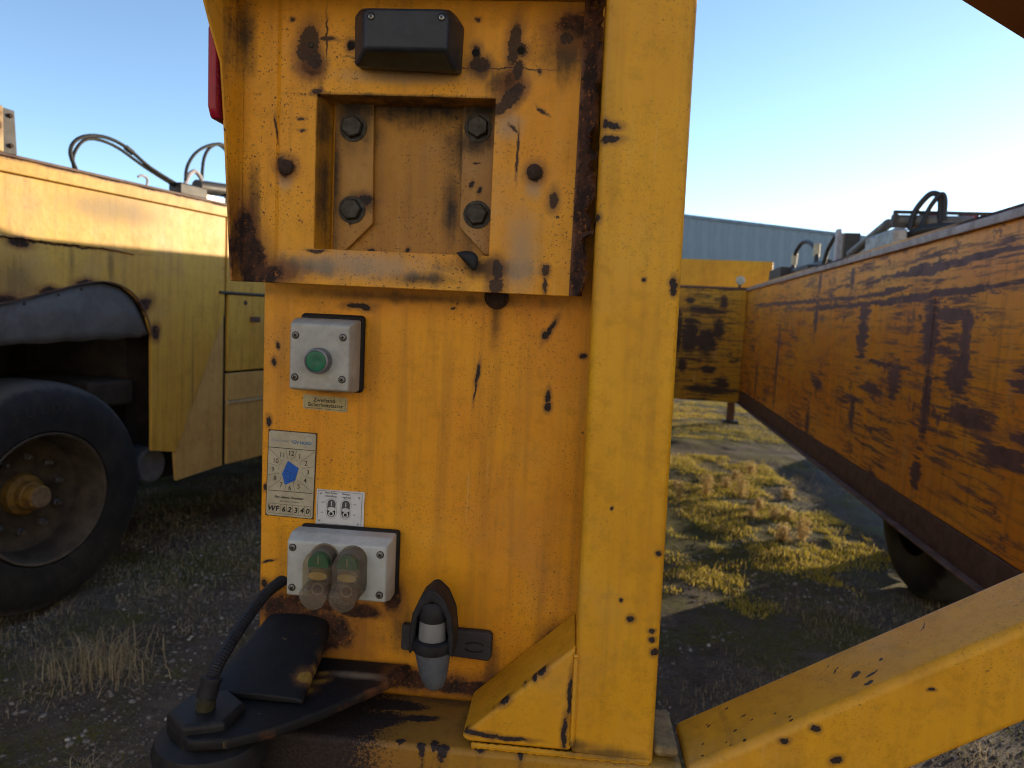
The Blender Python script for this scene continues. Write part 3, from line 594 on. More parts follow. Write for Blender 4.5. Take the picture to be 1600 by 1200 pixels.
# number plate lamp
lamp = MB()
bk = [(-.2515, -.0434, 1.666), (-.1355, -.0434, 1.662), (-.1345, -.0434, 1.712), (-.146, -.0434, 1.727), (-.246, -.0434, 1.727), (-.2525, -.0434, 1.718)]
md = [(-.2500, -.066, 1.662), (-.1375, -.066, 1.658), (-.1365, -.066, 1.708), (-.147, -.066, 1.722), (-.244, -.066, 1.722), (-.2510, -.066, 1.714)]
fr_ = [(-.2330, -.090, 1.6725), (-.1450, -.090, 1.6725), (-.1445, -.090, 1.705), (-.150, -.090, 1.7125), (-.229, -.090, 1.7125), (-.2335, -.090, 1.707)]
lampo = lamp.loft([bk, md, fr_]).build('number_plate_lamp', m_blackpl, T, bevel=.003, seg=3, label='black plastic lamp above the plate window')
MB().add([(-.2455, -.0685, 1.6615), (-.1415, -.0685, 1.6580), (-.1480, -.0868, 1.6700), (-.2305, -.0868, 1.6700)], [(0,1,2,3)]).build('lamp_window', m_lens_dirty, lampo)
def screw(parent, x, y, z, r, rot=.6, mat=None, head=.0016):
    o = MB().lathe([(r, 0), (r, head*.6), (r*.7, head)], (x, y, z), (0, -1, 0), 16).build('screw', mat or m_screw, parent, smooth=True)
    s_ = MB()
    for q in (rot, rot + pi/2): line(s_, x - cos(q)*r*.62, z - sin(q)*r*.62, x + cos(q)*r*.62, z + sin(q)*r*.62, r*.28, y - head - .0002)
    s_.build('screw_cross', m_slot, o)
for x in (-.2262, -.1515): 
    MB().lathe([(.0042, 0), (.0042, .0004)], (x, -.0898, 1.7045), (0, -1, 0), 16).build('screw_recess', m_slot, lampo)
    screw(lampo, x, -.0901, 1.7040, .0029, .9)
# red side lamp on the outer face of the flange
MB().prism([(-.030, 1.700), (-.078, 1.700), (-.081, 1.694), (-.081, 1.612), (-.074, 1.600), (-.036, 1.600), (-.028, 1.610), (-.028, 1.694)], -.4090, -.3990, 'x').build('side_marker_lamp', m_redlamp, T, bevel=.003, seg=3, label='red side lamp at the left edge of the plate carrier')

# --- upper control box with one green button
def housing(name, x0, x1, z0, z1, mat, ch, side, lab, dep=.045):
    MBo = MB()
    back = [(x0+.001, -.010, z0), (x1, -.010, z0), (x1, -.010, z1+.001), (x0+.001, -.010, z1+.001)]
    mid = [(x0, -.030, z0), (x1, -.030, z0), (x1, -.030, z1), (x0, -.030, z1)]
    fro = [(x0+.001, -dep, z0+ch*.45), (x1-side, -dep, z0+ch*.45), (x1-side, -dep, z1-ch), (x0+.001, -dep, z1-ch)]
    MBo.loft([back, mid, fro])
    return MBo.build(name, mat, T, bevel=.0026, seg=3, ang=20, label=lab)
cb = housing('control_box', -.3265, -.2510, 1.3000, 1.3850, m_box, .006, .0035, 'square grey control box with a single green push button')
MB().box(-.3270, -.2474, -.0110, -.0005, 1.2975, 1.3915).build('gasket', m_gasket, cb, bevel=.006, seg=3)
for x in (-.3185, -.2620):
    for z in (1.3165, 1.3655): 
        MB().lathe([(.0044, 0), (.0044, .0005)], (x, -.0450, z), (0, -1, 0), 18).build('screw_recess', m_slot, cb)
        screw(cb, x, -.0454, z, .0036, random.random()*3, m_nut)
bz = MB().lathe([(.0150, 0), (.0150, .010), (.0142, .013), (.0122, .0138), (.0118, .0120)], (-.2890, -.0448, 1.3375), (0, -1, 0), 32).build('button_bezel', m_bezel, cb, smooth=True)
MB().lathe([(.0118, 0), (.0116, .0132), (.0105, .0136), (.004, .0128), (0, .0126)], (-.2890, -.0448, 1.3375), (0, -1, 0), 32, ).build('green_button', m_green, cb, smooth=True)
# --- small tag below
tg = MB().prism([(-.3245, 1.2915), (-.269, 1.2895), (-.2685, 1.2735), (-.2705, 1.2715), (-.3235, 1.2735), (-.325, 1.2755)], -.0009, -.0002).build('safety_button_tag', m_tag, T, label='small yellowed tag reading Zweihand-Sicherheitstaster')
t = MB(); ty = -.0011
text(t, 'Zweihand-', -.297, 1.2848, .0068, ty, -.02, bold=.00012); text(t, 'Sicherheitstaster', -.2965, 1.2788, .0066, ty, -.02, bold=.00012)
line(t, -.3225, 1.2752, -.2715, 1.2735, .0004, ty); line(t, -.3225, 1.2752, -.3222, 1.2898, .0004, ty); line(t, -.2715, 1.2735, -.2712, 1.2880, .0004, ty)
t.build('lettering', m_ink, tg)
# --- inspection card
def tilt(poly, cx, cz, a_): return [(cx + (x-cx)*cos(a_) - (z-cz)*sin(a_), cz + (x-cx)*sin(a_) + (z-cz)*cos(a_)) for x, z in poly]
cx, cz, ta = -.3383, 1.1892, -.022; CW, CH = .0600, .1075
def C(u_, v_): return tilt([(cx + (u_-.5)*CW, cz + (.5-v_)*CH)], cx, cz, ta)[0]    # u right, v down, both 0..1
rc = [C(.03, 0), C(.97, 0), C(1, .02), C(1, .98), C(.97, 1), C(.03, 1), C(0, .98), C(0, .02)]
MB().prism(tilt([(cx-CW/2-.0012, cz-CH/2-.0012), (cx+CW/2+.0012, cz-CH/2-.0012), (cx+CW/2+.0012, cz+CH/2+.0012), (cx-CW/2-.0012, cz+CH/2+.0012)], cx, cz, ta), -.0010, -.0003).build('card_edge_grime', plain('card_glue_dirt', (0.09, 0.05, 0.03), rough=.8, scale=90), T)
card = MB().prism(rc, -.0018, -.0008).build('inspection_card', m_card, T, label='cream inspection card with a dial of months and a blue plaque')
ky = -.0021; kb = MB(); kk = MB(); kl = MB(); km = MB()
text(kl, 'Gute Fahrt', *C(.235, .108), .0050, ky, ta, shear=.25); text(kb, 'TÜV NORD', *C(.70, .118), .0051, ky, ta, bold=.00022)
text(kl, 'Mobilität', *C(.83, .165), .0024, ky, ta)
c0 = C(.84, .12); arc(kl, c0[0], c0[1], .0068, .0095, -.35, 2.5, .0007, ky)
line(kk, *C(.0, .195), *C(1, .195), .0008, ky); line(kk, *C(.02, .705), *C(.97, .70), .0007, ky)
ctr = (.49, .455)
def ell(a_, k=1.0): return (ctr[0] + .275*k*sin(a_), ctr[1] - .153*k*cos(a_))
for k in range(12):
    a_ = (k + .5)*pi/6
    i = ell(a_, 1.02)
    dx, dy = sin(a_)*.5, -cos(a_)*.26/ .5*.55
    # run out to the frame of the dial
    tmax = min((.99-ctr[0])/abs(sin(a_)) if abs(sin(a_)) > 1e-3 else 9, ((.70-ctr[1]) if cos(a_) < 0 else (ctr[1]-.20))/abs(cos(a_)*.56) if abs(cos(a_)) > 1e-3 else 9)
    if k in (1, 4, 7, 10): e = ((.98 if k < 6 else .02), (.21 if k in (1, 10) else .69))
    else: e = (ctr[0] + sin(a_)*tmax*.98, ctr[1] - cos(a_)*.56*tmax*.98)
    line(km, *C(*i), *C(*e), .00045, ky)
    a2 = (k + 1)*pi/6
    q = (ctr[0] + .375*sin(a2), ctr[1] - .205*cos(a2))
    text(kk, str(k+1), *C(*q), .0088, ky, ta, bold=.00006, sx=.9)
pa = [ell(x_, .96) for x_ in np.linspace(0, 2*pi, 33)]
for q, r_ in zip(pa[::2], pa[1::2]): line(km, *C(*q), *C(*r_), .0004, ky)
text(kk, 'Fzg.-Ident.-Nummer', *C(.49, .775), .0046, ky, ta, bold=.0001); text(kk, '(die letzten 7 Zeichen)', *C(.5, .822), .0027, ky, ta)
for k in range(8): line(km, *C(.04+.92*k/7, .86), *C(.04+.92*k/7, .975), .0004, ky)
line(km, *C(.04, .86), *C(.96, .86), .0004, ky); line(km, *C(.04, .975), *C(.96, .975), .0004, ky)
hand = MB()
for k, ch in enumerate('WF62340'): text(hand, ch, *C(.04+.92*(k+.5)/7 + random.uniform(-.008, .008), .918 + random.uniform(-.004, .004)), .0092, ky-.0001, ta + random.uniform(-.12, .12), bold=.00028, shear=.15)
kk.build('printed_numbers', m_ink, card); km.build('printed_lines', m_inkm, card); kb.build('blue_lettering', m_inkb, card); kl.build('faded_lettering', m_inkl, card)
hand.build('handwriting', m_ink, card)
pq = [C(*q) for q in ((.43, .34), (.665, .415), (.60, .565), (.385, .625), (.315, .50))]
plq = MB().prism(pq, -.0026, -.0019).build('blue_plaque', m_blue, card)
sq = MB()
for z_ in range(3):
    for k in range(5): line(sq, *C(.39+.045*k, .447+.012*k+z_*.042), *C(.41+.045*k, .466+.012*k+z_*.042-.018*(k % 2)), .0008, -.00285)
sq.build('plaque_marks', plain('plaque_dark_blue', (0.004, 0.02, 0.14), rough=.5), plq)
# --- white two-button sign
sx_, sz_, sa = -.2743, 1.1502, -.018; SW, SH = .0610, .0460
def D(u_, v_): return tilt([(sx_ + (u_-.5)*SW, sz_ + (.5-v_)*SH)], sx_, sz_, sa)[0]
edge_ = []
rnd = random.Random(5)
for (u0_, v0_), (u1_, v1_) in (((0,0),(1,0)), ((1,0),(1,1)), ((1,1),(0,1)), ((0,1),(0,0))):
    for k in range(6): edge_.append(D(u0_+(u1_-u0_)*k/6 + rnd.uniform(-.008, .008), v0_+(v1_-v0_)*k/6 + rnd.uniform(-.010, .010)))
sign = MB().prism(edge_, -.0016, -.0006).build('button_sign', m_white, T, label='white paper sign showing two oval switches')
sk = MB(); sg = MB(); sw = MB(); sy = -.0019
for a_, b_ in (((.03,.04),(.95,.04)), ((.95,.04),(.95,.95)), ((.95,.95),(.03,.95)), ((.03,.95),(.03,.04))): line(sg, *D(*a_), *D(*b_), .0005, sy)
text(sg, 'Hyd.-Feder-', *D(.31, .09), .0034, sy, sa, bold=.00008); text(sg, 'einstellung', *D(.30, .175), .0034, sy, sa, bold=.00008)
text(sg, 'Niveau-', *D(.62, .09), .0034, sy, sa, bold=.00008); text(sg, 'regelung', *D(.62, .175), .0034, sy, sa, bold=.00008)
for u_, side in ((.32, .135), (.62, .80)):
    for s__, v_ in (('auf', .35), ('ab', .64)): text(sg, s__, *D(side, v_), .0034, sy, sa)
    def cap(mb, k, y, v0_=.27, v1_=.75, half=None):
        pts = []; rr_ = .0052*k; (x1_, z1_), (x2_, z2_) = D(u_, v0_), D(u_, v1_); z1_ -= .0052; z2_ += .0052
        if half != 'b':
            pts += [(x1_ + rr_*cos(q), z1_ + rr_*1.05*sin(q)) for q in np.linspace(0, pi, 12)]
        else: pts += [(x2_ + rr_, (z1_+z2_)/2), (x2_ - rr_, (z1_+z2_)/2)]; pts = pts[::-1]; pts = [pts[1], pts[0]]
        if half != 't': pts += [(x2_ + rr_*cos(q), z2_ + rr_*1.05*sin(q)) for q in np.linspace(pi, 2*pi, 12)]
        else: pts += [(x2_ - rr_, (z1_+z2_)/2), (x2_ + rr_, (z1_+z2_)/2)]
        mb.add([(p_[0], y, p_[1]) for p_ in pts], [tuple(range(len(pts)))])
        return pts
    op = cap(MB(), 1.30, sy); 
    for q, r_ in zip(op, op[1:] + op[:1]): line(sg, *q, *r_, .0003, sy)
    cap(sg, 1.0, sy, half='t'); cap(sk, 1.0, sy - .00005, half='b')
    x_, z_ = D(u_, .53); disc(sw, x_, z_, .0050, .0027, sy - .0003)
    x_, z_ = D(u_, .66); disc(sw, x_, z_, .0036, .0036, sy - .0003); disc(sk, x_, z_, .0021, .0021, sy - .0005)
    x_, z_ = D(u_, .38); line(sw, x_, z_-.0030, x_, z_+.0030, .0011, sy - .0003)
for u_, v_ in ((.09, .12), (.89, .16), (.075, .87), (.89, .89)):
    x_, z_ = D(u_, v_); arc(sg, x_, z_, .0014, .0014, 0, 2*pi, .0003, sy, 12); disc(sk, x_, z_, .0007, .0007, sy)
sk.build('black_print', m_ink, sign); sg.build('grey_print', m_inkg, sign); sw.build('white_print', plain('print_white', (0.58, 0.58, 0.58), rough=.5), sign)
# --- lower control box with two hooded double buttons
lb = housing('control_box', -.3250, -.1990, 1.0490, 1.1265, m_box2, .0070, .0038, 'wide pale control box with two smoky capped double buttons')
MB().box(-.3215, -.1955, -.0110, -.0005, 1.0465, 1.1300).build('gasket', m_gasket, lb, bevel=.006, seg=3)
for x, z in ((-.3170, 1.1115), (-.3170, 1.0620), (-.2100, 1.1105), (-.2095, 1.0610)):
    MB().lathe([(.0046, 0), (.0046, .0005)], (x, -.0450, z), (0, -1, 0), 18).build('screw_recess', m_slot, lb)
    screw(lb, x, -.0454, z, .0038, random.random()*3, m_nut)
def capsule_ring(x, y, z0, z1, r, n_=12):
    return [(x + r*cos(q), y, z1 + r*sin(q)) for q in np.linspace(0, pi, n_)] + [(x + r*cos(q), y, z0 + r*sin(q)) for q in np.linspace(pi, 2*pi, n_)]
for x, dirty in ((-.2770, 0), (-.2425, 1)):
    za, zb = 1.0735, 1.1025
    b_ = MB().loft([capsule_ring(x, -.0450, za, zb, .0150), capsule_ring(x, -.0590, za, zb, .0145), capsule_ring(x, -.0605, za, zb, .0130)]).build('double_button_base', m_bezel, lb, smooth=True)
    MB().loft([[(x + .0125*cos(q), -.0600, zb + .0125*sin(q)) for q in np.linspace(-.35, pi+.35, 20)], [(x + .0122*cos(q), -.0690, zb + .0122*sin(q)) for q in np.linspace(-.35, pi+.35, 20)]]).build('green_button', m_green, lb, smooth=True)
    mbx = MB(); line(mbx, x, zb-.0005, x, zb+.009, .0014, -.0693); mbx.build('button_mark', m_bone, lb)
    MB().loft([[(x + .0125*cos(q), -.0600, za + .0125*sin(q)) for q in np.linspace(pi-.35, 2*pi+.35, 20)], [(x + .0122*cos(q), -.0690, za + .0122*sin(q)) for q in np.linspace(pi-.35, 2*pi+.35, 20)]]).build('red_button', m_red, lb, smooth=True)
    mbx = MB(); arc(mbx, x, za-.001, .0066, .0066, 0, 2*pi, .0020, -.0693, 24); mbx.build('button_ring', m_bone, lb)
    MB().loft([[(x + .0120*cos(q), -.0600, (za+zb)/2 + .0055*sin(q)) for q in np.linspace(0, 2*pi, 20, endpoint=False)], [(x + .0115*cos(q), -.0695, (za+zb)/2 + .0048*sin(q)) for q in np.linspace(0, 2*pi, 20, endpoint=False)]]).build('indicator_lens', m_lenspale, lb, smooth=True)
    # silicone boot: shell with a bulging lower half
    r1 = .0168
    rings = [capsule_ring(x, -.0452, za-.001, zb, r1+.0005), capsule_ring(x, -.0700, za-.001, zb, r1-.0004), capsule_ring(x, -.0770, za-.001, zb, r1-.0016), capsule_ring(x, -.0790, za-.001, zb, r1-.0040)]
    MB().loft(rings).build('silicone_boot', m_boot2 if dirty else m_boot, lb, smooth=True)
    lo = []
    for y, r_, dz in ((-.0640, .0172, 0), (-.0790, .0172, -.002), (-.0850, .0160, -.003), (-.0868, .0125, -.003)):
        lo.append([(x + r_*cos(q), y, za + dz + (r_*1.05*sin(q) if sin(q) < 0 else .0085*sin(q))) for q in np.linspace(0, 2*pi, 28, endpoint=False)])
    MB().loft(lo).build('boot_lower_lip', m_boot2 if dirty else m_lip, lb, smooth=True)

# --- hinge arm, boss and conduit at the lower left
arm = [(-.176, -.001), (-.178, -.012), (-.203, -.058), (-.252, -.122), (-.289, -.160), (-.325, -.186), (-.362, -.196), (-.398, -.172), (-.404, -.135), (-.392, -.080), (-.3785, -.001)]
ao = MB().prism(arm, .942, .956, 'z').build('hinge_arm', m_arm, T, bevel=.004, seg=2, label='black hinge arm plate with flaked yellow paint and rusty edges')
tr = []
for t_ in np.linspace(0, 1, 7):
    y = -.0005 - .115*t_; z = 1.010 - .045*t_ - .004*sin(pi*t_); hw = .042 + .020*t_; xc = -.326 - .010*t_; th = .026*(1-t_*.70)
    prof_ = [(-1, -1)] + [(-cos(q_), 2*sin(q_)**.30 - 1) for q_ in np.linspace(.12, pi - .12, 11)] + [(1, -1)]
    tr.append([(xc + hw*a_, y, z - th + (b_+1)*.5*th) for a_, b_ in prof_])
MB().loft(tr).build('arm_tongue', m_arm, ao, bevel=.004, seg=3)
bo = MB().lathe([(.050, .72), (.050, .902), (.058, .908), (.060, .925), (.056, .936), (.044, .941), (.042, .9415)], (-.362, -.148, 0), (0, 0, 1), 36).build('hinge_boss', m_boss, T, smooth=True, label='round greasy black hinge boss below the conduit')
hexr = lambda r_, z: [(-.367 + r_*cos(k*pi/3+.4), -.150 + r_*sin(k*pi/3+.4), z) for k in range(6)]
MB().loft([hexr(.0400, .940), hexr(.0400, .962), hexr(.036, .966)]).build('hex_cap', m_boss, bo, bevel=.002)
gd = Vector((-.3643+.366, -.16+.152, .989-.966)).normalized()
MB().lathe([(.0100, -.004), (.0100, .010), (.0075, .011), (.0075, .016)], (-.3665, -.1535, .968), (.10, -.12, 1), 16).build('brass_fitting', plain('old_brass', (0.10, 0.085, 0.05), rough=.45, metal=.6, scale=90), bo, smooth=True)
MB().lathe([(.0102, 0), (.0110, .003), (.0102, .016), (.0114, .018), (.0114, .021), (.009, .022)], (-.3655, -.1545, .978), (.12, .35, 1), 18).build('conduit_gland', m_rubber, bo, smooth=True)
rfc = lambda k, n_: .0074 if k % 2 else .0068
MB().tube([(-.3645, -.1505, .992), (-.3625, -.128, 1.010), (-.3605, -.080, 1.029), (-.357, -.035, 1.043), (-.350, -.006, 1.0495), (-.345, .004, 1.051)], .009, 10, 22, rf=rfc).build('corrugated_conduit', m_rubber, T, label='black corrugated conduit curving up from the hinge boss to the panel edge')

# --- rubber-stalked marker lamp with bracket
mkb = MB().prism(tilt([(-.189, 1.0105), (-.079, 1.0105), (-.075, 1.0065), (-.075, .978), (-.079, .9735), (-.189, .978)], -.13, .993, -.01), -.012, -.0005).build('marker_lamp_bracket', m_bracket, T, bevel=.004, seg=3)
oval = MB(); arc(oval, -.0965, .9905, .0130, .0060, .5, 2.6, .0022, -.0126); arc(oval, -.0965, .9905, .0130, .0060, 3.6, 5.7, .0022, -.0126); oval.build('bracket_emblem', m_gasket, mkb)
MB().box(-.156, -.124, -.055, -.010, .984, 1.008).build('marker_lamp_arm', m_rubber, mkb, bevel=.006, seg=3)
ml = MB(); rings = []
for z, rx, ry, y in ((.9665, .006, .006, -.072), (.970, .0115, .010, -.072), (.982, .0160, .014, -.071), (1.000, .0195, .018, -.068), (1.0115, .0215, .020, -.066)):
    rings.append([(-.1390 + (1.0115-z)*.10 + rx*cos(q), y + ry*sin(q), z) for q in np.linspace(0, 2*pi, 24, endpoint=False)])
ml.loft(rings); mo = ml.build('marker_lamp', m_rubber_grey, T, smooth=True, label='rubber marker lamp with grey cone and clear lens under a black hood')
MB().lathe([(.0222, 0), (.0236, .003), (.0232, .012), (.0205, .014)], (-.1395, -.066, 1.0105), (0, 0, 1), 28).build('lamp_collar', m_rubber, mo, smooth=True)
MB().lathe([(.0090, 0), (.0090, .030)], (-.1400, -.066, 1.022), (0, 0, 1), 16).build('lamp_reflector', m_lenscore, mo)
MB().lathe([(.0160, 0), (.0165, .004), (.0155, .026), (.0150, .028)], (-.1400, -.066, 1.022), (0, 0, 1), 24).build('clear_lens', m_lens, mo, smooth=True)
MB().lathe([(.0155, 0), (.0165, .004), (.0160, .018), (.0120, .0235), (.0, .025)], (-.1400, -.066, 1.046), (0, 0, 1), 24).build('lens_cap', m_rubber, mo, smooth=True)
outer = [(-.1650, 1.006), (-.1655, 1.030), (-.1625, 1.055), (-.1540, 1.075), (-.1430, 1.0855), (-.1370, 1.0855), (-.1260, 1.076), (-.1165, 1.056), (-.1130, 1.030), (-.1135, 1.006)]
inner = [(-.1200, 1.012), (-.1205, 1.032), (-.1235, 1.052), (-.1320, 1.066), (-.1400, 1.071), (-.1480, 1.066), (-.1560, 1.052), (-.1590, 1.032), (-.1595, 1.012)]
MB().prism(outer + inner, -.078, -.046).build('lamp_hood', m_rubber, mo, bevel=.003, seg=2)
MB().prism(outer, -.047, -.040).build('hood_back', m_rubber, mo, bevel=.003, seg=2)

m_lip2 = plain('flange_lip_rust', (0.21, 0.125, 0.10), (0.12, 0.068, 0.052), rough=.55, scale=10, bump=.3, dirt=.3)
# --- right side wall (inner face scraped by concrete slabs), flanges, top rail
def R(mb, name, mat, **k): return mb.build(name, mat, T, loc=pR, rotz=WY, **k)
R(MB().box(0, .46, .2, 10.9, .53, 1.905), 'side_wall', m_rwall, bevel=.01, label='long scraped orange side beam on the right, dark steel showing through')
R(MB().box(-.012, .47, .2, 10.9, 1.906, 1.945), 'top_rail', m_toprail, bevel=.006)
R(MB().prism([(-.030, 1.888), (-.013, 1.888), (-.013, 1.922), (-.030, 1.916)], .2, 10.9, 'y') if False else MB().box(-.028, -.013, .2, 10.9, 1.885, 1.925), 'rubbing_strip', m_flange_lip, bevel=.004)
R(MB().loft([[(x_, y_, z_) for x_, z_ in ((-.012, .380), (.46, .380), (.46, .529), (-.004, .529), (-.010, .47), (-.012, .42))] for y_ in (.2, 10.3)]), 'bottom_flange', m_flange, bevel=.003)
R(MB().box(-.050, .30, .2, 10.3, .364, .3795), 'flange_lip', m_lip2, bevel=.004)
for k, s_ in enumerate((3.95, 4.85, 5.75, 6.9, 8.0, 9.1)):
    R(MB().box(-.004, .001, s_-.02, s_+.02, .535, 1.60), 'weld_seam', m_rwall, bevel=.002)
# left side wall behind the end panel
uL0 = Vector((-.376, .42, 0))
MB().box(0, .455, .0, 9.3, .40, 1.93).build('side_wall', m_goose, T, loc=uL0, rotz=WY, bevel=.01)
for s_, h_, l_ in ((3.05, .040, .22), (1.2, .02, .3)):
    MB().prism([(s_, 1.9305), (s_, 1.93+h_), (s_+l_*.6, 1.93+h_*.9), (s_+l_, 1.9305)], .02, .12, 'x').build('panel_clamp', m_darksteel, T, loc=uL0, rotz=WY, bevel=.006)
# front wall across the bed, gooseneck box and lamp
pF = Vector((0, -.85, 0)) + uR*10.1
def Fw(mb, name, mat, **k): return mb.build(name, mat, T, loc=pF, rotz=WY, **k)
Fw(MB().box(.02, 1.498, 0, .35, .36, 1.90), 'front_wall', m_fwall, bevel=.01, label='yellow front wall of the loading bed blotched with dark wear')
Fw(MB().box(.02, 1.498, -.01, .36, 1.901, 1.935), 'front_wall_rail', m_flange, bevel=.005)
Fw(MB().box(-.9, 2.06, 1.45, 3.9, 1.55, 2.425), 'gooseneck', m_goose, bevel=.02, label='plain yellow gooseneck box beyond the front wall')
wl = Fw(MB().lathe([(.03, 0), (.055, .02), (.06, .05), (.05, .06)], (1.40, .10, 2.03), (0, -1, 0), 20), 'work_lamp', m_lampw, smooth=True)
MB().box(1.385, 1.415, .09, .12, 1.935, 1.99).build('lamp_stem', m_darksteel, wl)
sl_ = Fw(MB().box(1.42, 1.52, .5, .6, .05, .40), 'support_leg', m_flange)
MB().box(1.36, 1.58, .44, .66, .0, .045).build('foot_plate', m_darksteel, sl_)
# clamps, pipes and hoses along the right wall's top
c1 = R(MB().cyl((.25, 7.1, 2.02), (.25, 8.9, 2.05), .05, 16), 'hydraulic_cylinder', m_darksteel, smooth=True)
MB().box(.12, .38, 7.3, 7.8, 1.945, 2.03).build('cylinder_mount', m_darksteel, c1); MB().box(.10, .34, 8.5, 9.2, 1.945, 2.10).build('cylinder_mount', m_darksteel, c1)
R(MB().tube([(.25, 8.6, 2.08), (.25, 8.55, 2.25), (.25, 8.25, 2.34), (.25, 7.9, 2.31), (.25, 7.6, 2.2), (.25, 7.55, 2.06)], .022, 8, 5), 'hydraulic_hose', m_hose, smooth=True)
for y_ in (8.58, 7.58): R(MB().cyl((.25, y_, 2.13), (.25, y_-.01, 2.26), .033, 12), 'hose_sleeve', m_tan, smooth=True)
R(MB().box(.14, .17, 6.42, 6.50, 1.945, 2.26), 'pale_post', m_palepole); R(MB().box(.18, .30, 6.35, 6.43, 1.945, 2.22), 'dark_post', m_darksteel)
c2 = R(MB().cyl((.17, 6.1, 2.02), (.19, 5.35, 2.16), .035, 14), 'swing_pipe', m_pipe, smooth=True)
MB().cyl((.19, 5.30, 2.17), (.62, 5.10, 2.14), .045, 16).build('pipe_head', m_pipe, c2, smooth=True)
MB().box(.14, .24, 5.1, 5.6, 1.945, 2.10).build('pipe_mount', m_galv, c2, bevel=.02)
MB().lathe([(.09, 0), (.09, .12), (.05, .14)], (.19, 5.5, 1.95), (0, 0, 1), 18).build('pivot_cap', m_galv, c2, smooth=True)
# slotted cross bar with red reflectors
sb = MB(); xs_ = [.20, .24, .40, .46, .60, .66, .72, .78, .88]
y0_, y1_ = 5.22, 5.25
sb.box(.18, .92, y0_, y1_, 2.212, 2.232); sb.box(.18, .92, y0_, y1_, 2.125, 2.142)
for a_, b_ in ((.18, .205), (.345, .47), (.585, .70), (.745, .83), (.90, .92)): sb.box(a_, b_, y0_+.001, y1_-.001, 2.142, 2.212)
sbo = R(sb, 'slotted_bar', m_darksteel)
for a_ in (.40, .61): MB().box(a_, a_+.075, y0_-.006, y0_, 2.148, 2.206).build('red_reflector', m_redlamp, sbo)
R(MB().tube([(.28, 5.2, 2.10), (.30, 5.2, 2.22), (.36, 5.18, 2.32), (.40, 5.16, 2.335), (.43, 5.15, 2.30), (.44, 5.15, 2.18), (.44, 5.14, 2.10)], .020, 8, 5), 'hydraulic_hose', m_hose, smooth=True)
R(MB().tube([(.33, 5.15, 2.12), (.37, 5.15, 2.24), (.42, 5.13, 2.325), (.45, 5.13, 2.29), (.455, 5.13, 2.16)], .016, 8, 5), 'hydraulic_hose', m_hose, smooth=True)
R(MB().tube([(.20, 5.3, 2.0), (.33, 5.1, 2.09), (.55, 4.95, 2.09), (.75, 4.8, 2.03)], .03, 10, 6), 'hydraulic_hose', m_hose, smooth=True)
R(MB().cyl((.72, 5.0, 2.14), (.95, 4.8, 2.25), .018, 10), 'lever', m_darksteel, smooth=True)
R(MB().tube([(.11, 6.70, 1.95), (.12, 6.62, 2.10), (.14, 6.5, 2.2)], .018, 8, 5), 'hydraulic_hose', m_hose, smooth=True)

# --- wheels
def make_wheel(parent, loc, rotz, full=True, r=.515):
    wh = empty('wheel', loc, rotz, parent=parent)
    k = r/.515
    prof_ = [(.292, -.02), (.300, .0), (.335, .004), (.40, .006), (.455, -.002), (.487, -.020), (.505, -.045), (.513, -.075), (.515, -.12), (.515, -.26), (.505, -.32), (.46, -.36), (.33, -.37), (.292, -.35)]
    MB().lathe([(a_*k, b_) for a_, b_ in prof_], (0, 0, 0), (1, 0, 0), 64, cap=False).build('tyre', m_tyre, wh, smooth=True)
    gr = MB()
    if full:
        for y_ in (-.13, -.19, -.25): gr.lathe([(.5155, y_-.006), (.5158, y_+.006)], (0, 0, 0), (1, 0, 0), 64, cap=False)
        gr.build('tread_groove', m_slot, wh)
    MB().lathe([(.293, -.004), (.289, .001), (.280, -.004), (.272, -.03), (.262, -.09), (.250, -.155), (.215, -.170), (.18, -.172), (.06, -.172), (.0, -.172)], (0, 0, 0), (1, 0, 0), 48, cap=False).build('rim', m_rim, wh, smooth=True)
    if full:
        h_ = MB().lathe([(.095, -.172), (.088, -.140), (.066, -.130), (.062, -.10), (.056, -.095), (.052, -.055), (.046, -.05), (.0, -.048)], (0, 0, 0), (1, 0, 0), 28).build('hub', m_hub, wh, smooth=True)
        MB().lathe([(.045, -.05), (.043, -.043), (.0, -.042)], (0, 0, 0), (1, 0, 0), 24).build('hub_cap', m_hubcap, wh, smooth=True)
        for i in range(10):
            q = 2*pi*i/10 + .2
            n_ = MB().lathe([(.017, 0), (.017, .020), (.011, .026), (.011, .040), (.008, .042)], (-.172, .168*cos(q), .168*sin(q)), (1, 0, 0), 6).build('wheel_nut', m_nut, wh)
        for word, a0, rad in (('FULDA', 1.92, .400), ('ECOTONN', -.72, .395)):
            for i, ch in enumerate(word):
                q = a0 - i*.145 if a0 > 0 else a0 - .08 - i*.10
                sub_ = MB(); text(sub_, ch, 0, 0, .062 if a0 > 0 else .040, 0, 0, bold=.001); th = q - pi/2
                MB().add([(.0092, rad*cos(q) + (x_*cos(th) - z_*sin(th)), rad*sin(q) + (x_*sin(th) + z_*cos(th))) for x_, y_, z_ in sub_.v], sub_.f).build('raised_letter', m_tyretext, wh)
    return wh
for s_ in (4.12,):
    w_ = pR + nR*.42 + uR*s_
    make_wheel(T, (w_.x, w_.y, .50), WY, full=False, r=.51)

R(MB().box(.50, .515, 4.66, 5.12, .05, .62), 'shadow_flap', m_rubber, bevel=.004)  # unseen flap added to cast the near shadow edge of the lit patch
